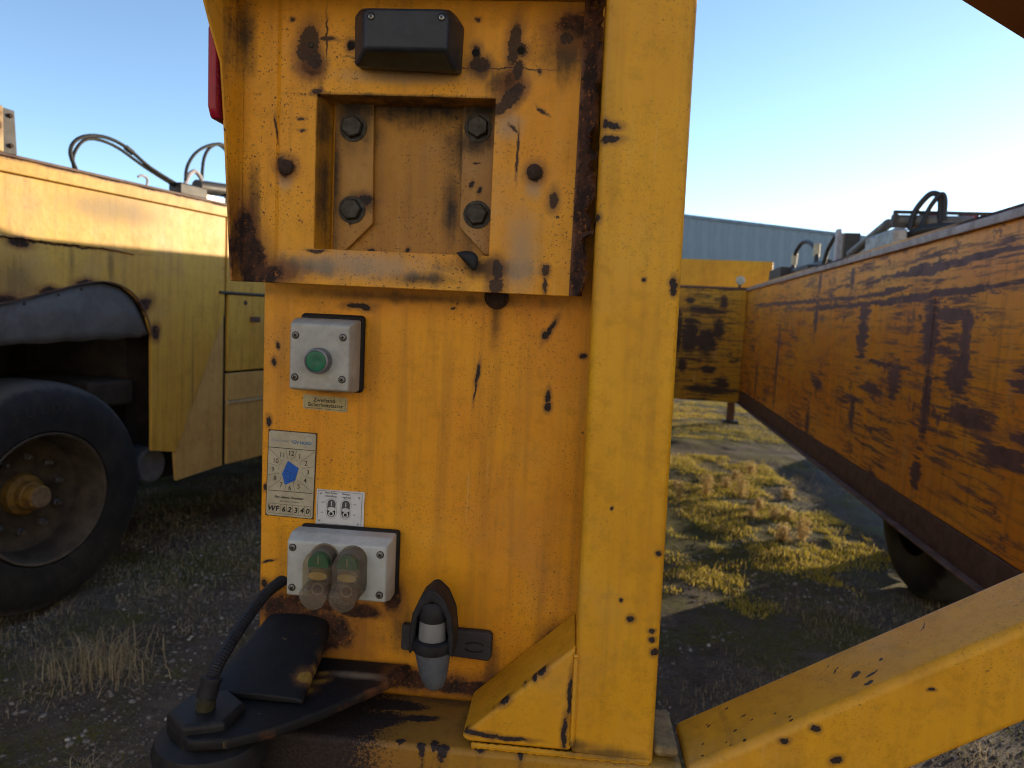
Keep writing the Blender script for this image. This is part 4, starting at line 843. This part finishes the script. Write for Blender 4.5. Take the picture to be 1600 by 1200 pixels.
# ------------------------------------------------------------------ second trailer on the left
LY = -radians(15.2)
uL = Vector((sin(radians(15.2)), cos(radians(15.2)), 0)); nL = Vector((cos(radians(15.2)), -sin(radians(15.2)), 0))
pL = Vector((0, -.85, 0)) - nL*2.9
L = empty('flatbed_trailer', pL, LY, label='weathered yellow trailer standing to the left, sunlit along its top edge', cat='trailer')
side = [(-3.5, 1.868), (-3.5, .62), (-2.2, .62), (-2.2, 1.20), (-1.6, 1.32), (1.6, 1.30), (1.98, 1.348), (2.20, 1.408), (2.36, 1.452), (2.47, 1.466), (2.56, 1.450), (2.64, 1.400), (2.70, 1.310), (2.730, 1.220), (2.732, .630), (2.888, .598), (2.90, .62), (3.235, 1.33), (3.236, 1.868)]
# the sheet is one outline; keep the lower front panel separate behind the crease
MB().prism([(y_, z_) for y_, z_ in side], -.020, 0, 'x').build('side_sheet', m_body, L, bevel=.003, label='sunlit yellow side sheet with a rusty wheel arch edge')
MB().prism([(2.885, .600), (2.90, .440), (3.236, .462), (3.236, 1.60), (3.10, 1.30)], -.028, -.008, 'x').build('lower_sheet', m_locker, L, bevel=.003)
MB().box(-.05, .022, -3.5, 12.5, 1.869, 1.928).build('top_rail', m_bodyrail, L, bevel=.004)
MB().box(-.30, .030, -3.5, 12.5, 1.9285, 1.940).build('top_edge', m_flange, L, bevel=.002)
MB().tube([(.004, -2, 1.612), (.004, 0, 1.610), (.004, 2.2, 1.620), (.004, 2.45, 1.620), (.003, 2.62, 1.608)], .008, 6, 10).build('side_ridge', m_body, L, smooth=True)
# arch edge trim
MB().tube([(.003, 1.6, 1.30), (.003, 1.98, 1.348), (.003, 2.20, 1.408), (.003, 2.36, 1.452), (.003, 2.47, 1.466), (.003, 2.56, 1.450), (.003, 2.64, 1.400), (.003, 2.70, 1.310), (.003, 2.731, 1.215)], .0035, 6, 4).build('arch_trim', m_flange, L, smooth=True)
# rubber sheet hanging in the arch (bulging a little)
fl = MB(); cols = []
topc = [(1.5, 1.28), (1.75, 1.32), (1.98, 1.345), (2.10, 1.380), (2.20, 1.404), (2.30, 1.432), (2.38, 1.452), (2.47, 1.460), (2.56, 1.444), (2.64, 1.394), (2.695, 1.31), (2.722, 1.235)]
for i, (y_, zt) in enumerate(topc):
    zb = 1.176 + (y_ - 1.98)*.035 + (0.004 if i % 2 else -.003); row = []
    for k in range(7):
        t_ = k/6; row.append((-.026 + .030*sin(pi*min(1, t_*1.1))*(.6+.4*sin(i*1.7)) - .02*t_, y_, zt + (zb - zt)*t_))
    cols.append(row)
fl.loft(cols, cap=False, closed=False); fo = fl.build('wheel_arch_flap', m_rubberflap, L, smooth=True, label='grey rubber sheet hanging inside the wheel arch')
mm = fo.modifiers.new('s', 'SOLIDIFY'); mm.thickness = .006
# rivets along the flap edge
for y_, z_ in ((2.08, 1.352), (2.23, 1.395), (2.34, 1.425), (2.60, 1.40), (2.675, 1.31)):
    MB().lathe([(.007, 0), (.005, .004)], (.008, y_, z_), (1, 0, 0), 10).build('rivet', m_boltrust, L)
# locker doors beyond the crease
MB().box(-.022, -.002, 3.250, 3.95, 1.455, 1.868).build('upper_sheet', m_body, L, bevel=.003)
d1 = MB().box(-.020, .002, 3.262, 3.93, 1.005, 1.442).build('locker_door', m_body, L, bevel=.004, label='upper locker door with a small latch')
MB().box(.002, .014, 3.44, 3.52, 1.290, 1.320).build('latch', m_flange, d1, bevel=.003); MB().lathe([(.014, 0), (.012, .006)], (.002, 3.40, 1.40), (1, 0, 0), 14).build('door_lock', m_darksteel, d1)
MB().box(-.020, .001, 3.262, 3.93, .835, .992).build('locker_door', m_locker, L, bevel=.004)
MB().box(-.018, .004, 3.262, 3.93, .465, .815).build('locker_door', m_locker, L, bevel=.004, label='lower faded locker door')
MB().box(-.016, .010, 3.262, 3.93, .816, .834).build('door_hinge_strip', plain('pale_strip', (0.50, 0.40, 0.22), rough=.5), L)
MB().box(-.030, -.021, 3.230, 3.96, .47, 1.86).build('locker_frame', m_darksteel, L)
MB().prism([(3.95, .47), (12.5, .47), (12.5, 1.868), (3.95, 1.868)], -.02, 0, 'x').build('side_sheet', m_body, L)
MB().cyl((.004, 3.19, 1.452), (.004, 3.96, 1.452), .008, 8).build('locker_gutter', m_darksteel, L)
m_tank = plain('tank_grey', (0.115, 0.12, 0.14), (0.085, 0.088, 0.10), rough=.6, scale=20, dirt=.3)
# deck, chassis, axle gear behind the wheels
MB().box(-2.5, -.051, -3.5, 12.5, 1.75, 1.90).build('deck', m_chassis, L)
MB().box(-1.1, -.9, -3.0, 12, .75, 1.2).build('chassis_beam', m_chassis, L)
MB().box(-.9, -.18, 2.74, 3.2, .42, 1.745).build('dark_bulkhead', m_chassis, L)  # run low so the shaded gap under the trailer is filled with dark
MB().box(-.75, -.10, 2.46, 2.72, .86, .99).build('suspension_arm', m_chassis, L, bevel=.02)
MB().lathe([(.10, 0), (.12, .1), (.12, .22), (.09, .26)], (-.55, 2.25, .98), (0, .2, 1), 20).build('air_bag', m_rubber, L, smooth=True)
MB().cyl((-2.3, 2.12, .5), (-.25, 2.12, .5), .07, 14).build('axle', m_chassis, L, smooth=True)
tk = MB().lathe([(.0, -.002), (.082, 0), (.095, .012), (.098, .06), (.098, .45)], (-.06, 2.79, .535), (-1, 0, 0), 28).build('air_tank', m_tank, L, smooth=True, label='dark round tank end beside the wheel')
MB().box(-.4, -.2, 2.72, 2.86, .63, .75).build('tank_bracket', m_chassis, L)
for s_ in (2.19, .84, -.52): make_wheel(L, (-.012, s_, .503), 0, full=(s_ > 2))
for s_ in (2.12, .76): make_wheel(L, (-2.1, s_, .503), 0, full=False)
MB().box(-2.5, -2.45, -3.5, 12.5, .25, 1.74).build('far_side_sheet', m_body, L)
m_bkt = plain('bracket_grey_steel', (0.085, 0.085, 0.09), (0.06, 0.058, 0.056), rough=.6, scale=14, dirt=.3)
# gear on top of the left trailer
bp = MB().prism([(1.90, 1.945), (2.100, 1.955), (2.092, 2.128), (1.90, 2.135)], -.055, -.045, 'x').build('bracket_plate', m_bkt, L, bevel=.003, label='grey steel bracket plate with bolts at the left edge')
for z_ in (1.985, 2.103): MB().lathe([(.010, 0), (.008, .010)], (-.045, 2.072, z_), (1, 0, 0), 6).build('bolt', m_boltrust, bp)
MB().box(-.045, -.020, 1.88, 2.03, 1.950, 2.13).build('hinge_block', paint('paint_hinge_block', (0.5, 0.36, 0.16), (0.42, 0.3, 0.14), rust=[(1.98, 2.05, .04, .03), (1.97, 2.1, .05, .02)], plane='yz'), bp, bevel=.006)
def LP(pts): return [(-.05, a_, b_) for a_, b_ in pts]
MB().tube(LP([(2.376, 1.934), (2.339, 2.015), (2.364, 2.076), (2.434, 2.115), (2.533, 2.128), (2.638, 2.106), (2.769, 2.044), (2.953, 1.991)]), .0085, 8, 6).build('hydraulic_hose', m_hose, L, smooth=True)
MB().tube([(-.06, a_, b_) for a_, b_ in [(2.369, 1.934), (2.36, 2.006), (2.402, 2.079), (2.467, 2.109), (2.585, 2.1), (2.75, 2.04), (2.931, 1.985)]], .0075, 8, 6).build('hydraulic_hose', m_hose, L, smooth=True)
MB().cyl((-.055, 2.63, 2.110), (-.055, 2.67, 2.093), .013, 10).build('hose_clip', m_darksteel, L)
MB().tube(LP([(2.995, 2.0), (3.004, 2.092), (3.061, 2.178), (3.152, 2.239), (3.247, 2.262), (3.36, 2.2)]), .0085, 8, 6).build('hydraulic_hose', m_hose, L, smooth=True)
MB().tube(LP([(3.107, 2.0), (3.121, 2.157), (3.176, 2.240), (3.272, 2.27), (3.4, 2.2)]), .0085, 8, 6).build('hydraulic_hose', m_hose, L, smooth=True)
hc = MB().cyl((-.06, 3.085, 2.010), (-.06, 3.62, 2.055), .037, 18).build('hydraulic_cylinder', m_darksteel, L, smooth=True)
MB().box(-.10, -.02, 2.93, 3.12, 1.945, 2.005).build('cylinder_block', m_darksteel, hc, bevel=.008); MB().box(-.09, -.03, 3.05, 3.6, 1.945, 1.975).build('cylinder_rail', m_galv, hc)
MB().tube(LP([(2.99, 2.0), (3.02, 2.06), (3.06, 2.085), (3.10, 2.06), (3.11, 2.03)]), .011, 8, 5).build('pipe_elbow', m_palepole, L, smooth=True)
MB().tube(LP([(2.745, 1.945), (2.75, 1.985), (2.72, 1.996), (2.695, 1.985)]), .006, 8, 5).build('lashing_hook', m_palepole, L, smooth=True)
MB().box(-.06, -.01, 3.28, 3.6, 1.945, 2.01).build('pale_block', m_palepole, L, bevel=.01)

# ------------------------------------------------------------------ hall in the distance
B0 = Vector((6.46, 43.515, 0)); bd = Vector((12.04, 6.10, 0)).normalized(); ba = atan2(bd.y, bd.x)
Bd = empty('industrial_hall', B0, ba, label='grey clad industrial hall behind the trailers', cat='building')
MB().box(-14, 30, .12, 24, 0, 7.9).build('hall_core', plain('hall_core_grey', (0.2, 0.21, 0.23), rough=.7, scale=1), Bd)
prof_ = [(0, 0), (.30, 0), (.36, -.022), (.64, -.022), (.70, 0), (.985, 0)]
pm = MB(); n_ = len(prof_)
pm.add([(x_, y_, 0) for x_, y_ in prof_] + [(x_, y_, 7.82) for x_, y_ in prof_] + [(x_, y_+.03, 0) for x_, y_ in prof_] + [(x_, y_+.03, 7.82) for x_, y_ in prof_],
       [(i, i+1, n_+i+1, n_+i) for i in range(n_-1)] + [(2*n_+i+1, 2*n_+i, 3*n_+i, 3*n_+i+1) for i in range(n_-1)] + [(0, n_, 3*n_, 2*n_), (n_-1, 2*n_-1, 4*n_-1, 3*n_-1)] + [(n_+i, n_+i+1, 3*n_+i+1, 3*n_+i) for i in range(n_-1)])
pme = pm.mesh('cladding_panel'); pme.materials.append(m_clad)
for k in range(-14, 30):
    o = bpy.data.objects.new('cladding_panel', pme); COL.objects.link(o); o.parent = Bd; o.location = (k, .06, 0)
MB().box(-14, 30, -.02, .3, 7.83, 8.02).build('roof_trim', m_cladtrim, Bd)

# unseen pale hall added behind the camera to bounce sun onto the panel
Hb = empty('bounce_hall', (0, -10, 0), label='unseen pale hall added behind the viewpoint to bounce sunlight', cat='building')
m_conc = plain('bounce_concrete', (0.76, 0.73, 0.68), (0.70, 0.67, 0.62), rough=.85, scale=1.2, bump=.2, dirt=.3, dirtcol=(0.40, 0.36, 0.31), dscale=.6)
MB().box(-18, 18, -16, -.2, 0, 7.4).build('hall_core', m_conc, Hb)
pcm = MB().box(0, 2.97, -.19, 0, 0, 7.3).mesh('bounce_wall_panel'); pcm.materials.append(m_conc)
for k in range(12):
    o = bpy.data.objects.new('bounce_wall_panel', pcm); COL.objects.link(o); o.parent = Hb; o.location = (-18 + 3*k + .015, 0, 0)
MB().box(-18.1, 18.1, -16.1, .05, 7.41, 7.6).build('bounce_roof_edge', m_cladtrim, Hb)

# ------------------------------------------------------------------ grass, gravel, weeds
def blades(n_, sampler, lmin, lmax, wmin, wmax, lean, seed):
    r_ = np.random.default_rng(seed); P = sampler(r_, n_); n_ = len(P)
    z = height(P[:, 0], P[:, 1]); a_ = r_.uniform(0, 2*pi, n_); l_ = r_.uniform(lmin, lmax, n_); w__ = r_.uniform(wmin, wmax, n_)
    le = r_.uniform(.1, lean, n_); dx, dy = np.cos(a_), np.sin(a_)
    base = np.stack([P[:, 0], P[:, 1], z - .004], 1); sidev = np.stack([-dy, dx, 0*dx], 1)*w__[:, None]
    mid = base + np.stack([dx*l_*le*.35, dy*l_*le*.35, l_*.6*np.sqrt(np.clip(1-le*.5, .05, 1))], 1)
    tip = base + np.stack([dx*l_*le, dy*l_*le, l_*np.clip(1-le*.75, .05, 1)], 1)
    V = np.stack([base - sidev, base + sidev, mid + sidev*.7, mid - sidev*.7, tip], 1).reshape(-1, 3)
    k = np.arange(n_)*5
    F4 = np.stack([k, k+1, k+2, k+3], 1).tolist(); F3 = np.stack([k+3, k+2, k+4], 1).tolist()
    return V.tolist(), F4 + F3
def grass_mat(name, cols):
    g = G(name, .75, spec=.25); ge = g.n('ShaderNodeNewGeometry'); rnd_ = ge.outputs['Random Per Island']
    c = g.mix(g.ramp(rnd_, 0, .5), cols[0], cols[1]); c = g.mix(g.ramp(rnd_, .5, 1), c, cols[2]); g.col(c)
    tl = g.n('ShaderNodeBsdfTranslucent'); g.l(c, tl.inputs[0]); mx = g.n('ShaderNodeMixShader'); mx.inputs[0].default_value = .3
    g.l(g.p.outputs[0], mx.inputs[1]); g.l(tl.outputs[0], mx.inputs[2]); g.l(mx.outputs[0], g.out.inputs[0]); return g.m
m_dry = grass_mat('dry_grass', [(0.46, 0.38, 0.25), (0.33, 0.27, 0.17), (0.56, 0.47, 0.31)])
m_grn = grass_mat('green_grass', [(0.08, 0.11, 0.022), (0.13, 0.14, 0.03), (0.20, 0.18, 0.05)])
m_moss_sun = grass_mat('moss_painted_sun', [(0.42, 0.38, 0.045), (0.60, 0.49, 0.08), (0.70, 0.52, 0.22)])  # sunlight put into the blade colour, used only in the lit patches
m_weed = grass_mat('dry_weed', [(0.62, 0.47, 0.22), (0.48, 0.35, 0.15), (0.74, 0.60, 0.33)])
def area(r_, n_, thr, seed, sc=1.0):
    xy = np.concatenate([np.stack([r_.uniform(-3.4, -.25, n_), r_.uniform(.5, 6.5, n_)], 1)[: n_//2],
                         np.stack([r_.uniform(.15, 3.0, n_), 1.2 + 10.5*r_.uniform(0, 1, n_)**1.5], 1)[: n_//2],
                         np.stack([r_.uniform(.4, 3.4, n_), r_.uniform(8.6, 16, n_)], 1)[: n_//5]])
    d = vnoise(xy[:, 0]*1.1*sc + 9, xy[:, 1]*1.1*sc + 4, seed)*.6 + vnoise(xy[:, 0]*4*sc, xy[:, 1]*4*sc, seed+1)*.4
    path = np.exp(-(((xy[:, 0] + 1.05)/.55)**2 + ((xy[:, 1] - 1.3)/1.3)**2))*.16      # trodden gravel left of the panel
    lush = np.exp(-(((xy[:, 0] - 1.2)/.8)**2 + ((xy[:, 1] - 4.7)/1.8)**2))*.22
    keep = d > thr + path - lush*.3 + r_.uniform(-.08, .08, len(d)); return xy[keep]
def stuff(name, V, F, mat, label, cat):
    me_ = bpy.data.meshes.new(name); me_.from_pydata(V, [], F); me_.materials.append(mat)
    o = bpy.data.objects.new(name, me_); COL.objects.link(o); return tag(o, label, cat, kind='stuff')
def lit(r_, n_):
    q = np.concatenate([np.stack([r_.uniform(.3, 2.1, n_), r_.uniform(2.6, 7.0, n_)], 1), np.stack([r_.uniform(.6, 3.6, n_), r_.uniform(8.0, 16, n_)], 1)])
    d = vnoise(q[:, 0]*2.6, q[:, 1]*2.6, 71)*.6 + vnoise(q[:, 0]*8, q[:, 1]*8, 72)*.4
    edge_ = (q[:, 1] - (2.55 + .79*(q[:, 0] - .52)) + (vnoise(q[:, 0]*3, q[:, 1]*3, 74) - .5)*1.2)*.6      # bright blades kept to the sunlit patch, thinning at its shadow edge
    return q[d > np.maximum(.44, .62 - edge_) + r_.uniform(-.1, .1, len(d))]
V0, F0 = blades(60000, lambda r_, n_: area(r_, n_, .60, 21), .012, .045, .0009, .0020, 1.2, 3)
V, F = V0, F0
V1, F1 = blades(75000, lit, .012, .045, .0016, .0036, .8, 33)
stuff('green_grass', V, F, m_grn, 'short green grass and moss between the trailers', 'grass')
stuff('moss_grass', V1, F1, m_moss_sun, 'yellow green mossy grass with sunlight painted in its colour between the side beams', 'grass')
V, F = blades(90000, lambda r_, n_: area(r_, n_, .585, 31), .02, .075, .0007, .0015, 1.35, 4)
stuff('dry_grass', V, F, m_dry, 'thin dry grass strewn over the yard', 'grass')
# gravel
ico = bmesh.new(); bmesh.ops.create_icosphere(ico, subdivisions=1, radius=1); iv = np.array([v_.co[:] for v_ in ico.verts]); iff = np.array([[v_.index for v_ in f_.verts] for f_ in ico.faces]); ico.free()
def gravel(n_, seed):
    r_ = np.random.default_rng(seed)
    xy = np.concatenate([np.stack([r_.uniform(-2.6, -.25, n_), r_.uniform(.5, 3.6, n_)], 1), np.stack([r_.uniform(.2, 2.2, n_), r_.uniform(1.2, 6, n_)], 1)])
    d = vnoise(xy[:, 0]*1.6 + 2, xy[:, 1]*1.6, 41)*.6 + vnoise(xy[:, 0]*5, xy[:, 1]*5, 42)*.4
    xy = xy[d > .42]; m_ = len(xy); z = height(xy[:, 0], xy[:, 1])
    s_ = .0020 + .0085*r_.uniform(0, 1, m_)**6
    sc = np.stack([s_*r_.uniform(.7, 1.5, m_), s_*r_.uniform(.7, 1.4, m_), s_*r_.uniform(.4, .9, m_)], 1)
    a_ = r_.uniform(0, 2*pi, m_); c_, sn = np.cos(a_), np.sin(a_)
    pts = iv[None]*(1 + r_.uniform(-.45, .35, (m_, len(iv), 1)))*sc[:, None, :]
    x_ = pts[..., 0]*c_[:, None] - pts[..., 1]*sn[:, None]; y_ = pts[..., 0]*sn[:, None] + pts[..., 1]*c_[:, None]
    pts = np.stack([x_ + xy[:, 0:1], y_ + xy[:, 1:2], pts[..., 2] + z[:, None] + s_[:, None]*.15], -1)
    return pts.reshape(-1, 3).tolist(), (iff[None] + (np.arange(m_)*len(iv))[:, None, None]).reshape(-1, 3).tolist()
def stone_mat():
    g = G('gravel_stone', .85, spec=.3); ge = g.n('ShaderNodeNewGeometry'); rnd_ = ge.outputs['Random Per Island']
    c = g.mix(g.ramp(rnd_, 0, .75), (0.11, 0.10, 0.094), (0.28, 0.265, 0.25)); c = g.mix(g.ramp(rnd_, .95, 1), c, (0.55, 0.53, 0.50)); g.col(c); return g.m
V, F = gravel(20000, 5); stuff('gravel', V, F, stone_mat(), 'loose grey gravel scattered on the soil', 'gravel')

# tufts of long dry grass
def tuft_mesh(seed, n_, h_, spread, wd=.0016):
    r_ = random.Random(seed); mb = MB()
    for k in range(n_):
        a_ = r_.uniform(0, 2*pi); l_ = h_*r_.uniform(.55, 1.15); out = spread*r_.uniform(.1, 1); b0 = Vector((r_.gauss(0, spread*.32), r_.gauss(0, spread*.28), -.01))
        d = Vector((cos(a_), sin(a_), 0)); s_ = Vector((-sin(a_), cos(a_), 0))*wd*r_.uniform(.6, 1.2)
        pts = []
        for i in range(5):
            t_ = i/4; pts.append(b0 + d*out*t_**1.5 + Vector((0, 0, l_*(t_ - .72*t_**2.4))))
        vv = []
        for i, p_ in enumerate(pts): w__ = 1 - i/4*.8; vv += [p_ - s_*w__, p_ + s_*w__]
        mb.add(vv, [(2*i, 2*i+1, 2*i+3, 2*i+2) for i in range(4)])
    return mb
def place(name, mb, mat, x, y, label, cat, group=None):
    o = mb.build(name, mat, None, loc=(x, y, float(height(np.array([x]), np.array([y]))[0]))); return tag(o, label, cat, group)
place('dry_grass_tuft', tuft_mesh(1, 200, .30, .26, .0021), m_dry, -1.66, 1.56, 'large drooping tuft of dry grass in front of the left wheel', 'grass tuft')
place('dry_grass_tuft', tuft_mesh(2, 140, .10, .16), m_dry, -1.20, .82, 'low matted dry grass at the bottom edge beside the hinge boss', 'grass tuft')
place('green_grass_tuft', tuft_mesh(3, 160, .10, .10), m_grn, -2.20, 1.62, 'bright green grass tuft under the left wheel at the picture edge', 'grass tuft')
place('green_grass_tuft', tuft_mesh(4, 200, .09, .16), m_grn, -1.55, 2.9, 'green grass tuft behind the wheel, near the end panel', 'grass tuft')
for k, (x, y) in enumerate(((-1.75, .98), (-1.35, 1.05), (-1.05, 1.7), (-1.9, 2.3), (-1.2, 2.4), (-1.45, 3.4))):
    place('dry_grass_tuft', tuft_mesh(10+k, 60, .09, .12), m_dry, x, y, 'small thin tuft of dry grass on the soil left of the panel', 'grass tuft', 'small dry tufts on the left')
# dry weeds in the lit patch on the right
def weed_mesh(seed, h_):
    r_ = random.Random(seed); mb = MB()
    for k in range(9):
        a_ = r_.uniform(0, 2*pi); top = Vector((cos(a_)*h_*.35*r_.random(), sin(a_)*h_*.35*r_.random(), h_*r_.uniform(.6, 1)))
        mb.tube([(0, 0, -.01), top*.5 + Vector((r_.gauss(0, .01), r_.gauss(0, .01), 0)), top], .0016, 4, 3)
        for i in range(60):
            c_ = top*r_.uniform(.05, 1.04) + Vector((r_.gauss(0, .018), r_.gauss(0, .018), r_.gauss(0, .015)))
            e1 = Vector((r_.gauss(0, 1), r_.gauss(0, 1), r_.gauss(0, 1))).normalized()*r_.uniform(.006, .015); e2 = Vector((r_.gauss(0, 1), r_.gauss(0, 1), r_.gauss(0, 1))).normalized()*.004
            mb.add([c_ - e1, c_ + e2, c_ + e1, c_ - e2], [(0, 1, 2, 3)])
    return mb.mesh('dry_weed')
wm = [weed_mesh(s_, h_) for s_, h_ in ((1, .17), (2, .12), (3, .09))]
for m_ in wm: m_.materials.append(m_weed)
rw = random.Random(12)
spots_w = [(1.62, 3.95), (1.50, 4.15), (1.42, 4.45), (1.30, 4.7), (1.55, 4.75), (1.66, 5.0), (1.2, 5.1), (1.72, 5.35), (1.45, 5.45), (1.05, 5.5), (1.6, 5.8), (1.35, 5.95), (.95, 4.9), (.88, 5.6), (1.8, 6.1), (1.15, 4.25), (1.9, 5.2), (2.05, 6.4), (1.0, 6.1), (1.38, 3.85), (1.58, 4.45), (1.1, 4.75), (.98, 5.3), (1.25, 5.6), (1.5, 5.15), (1.4, 4.85), (1.7, 4.5), (1.62, 4.25), (1.5, 3.95)][::2]
for k, (x, y) in enumerate(spots_w):
    o = bpy.data.objects.new('dry_weed', wm[k % 3]); COL.objects.link(o); o.location = (x, y, float(height(np.array([x]), np.array([y]))[0])); o.rotation_euler.z = rw.uniform(0, 6.28)
    s_ = rw.uniform(.7, 1.15); o.scale = (s_, s_, s_)
    tag(o, 'tawny dry weed in the sunlit patch between the side beams', 'weed', 'dry weeds in the sunlit patch')
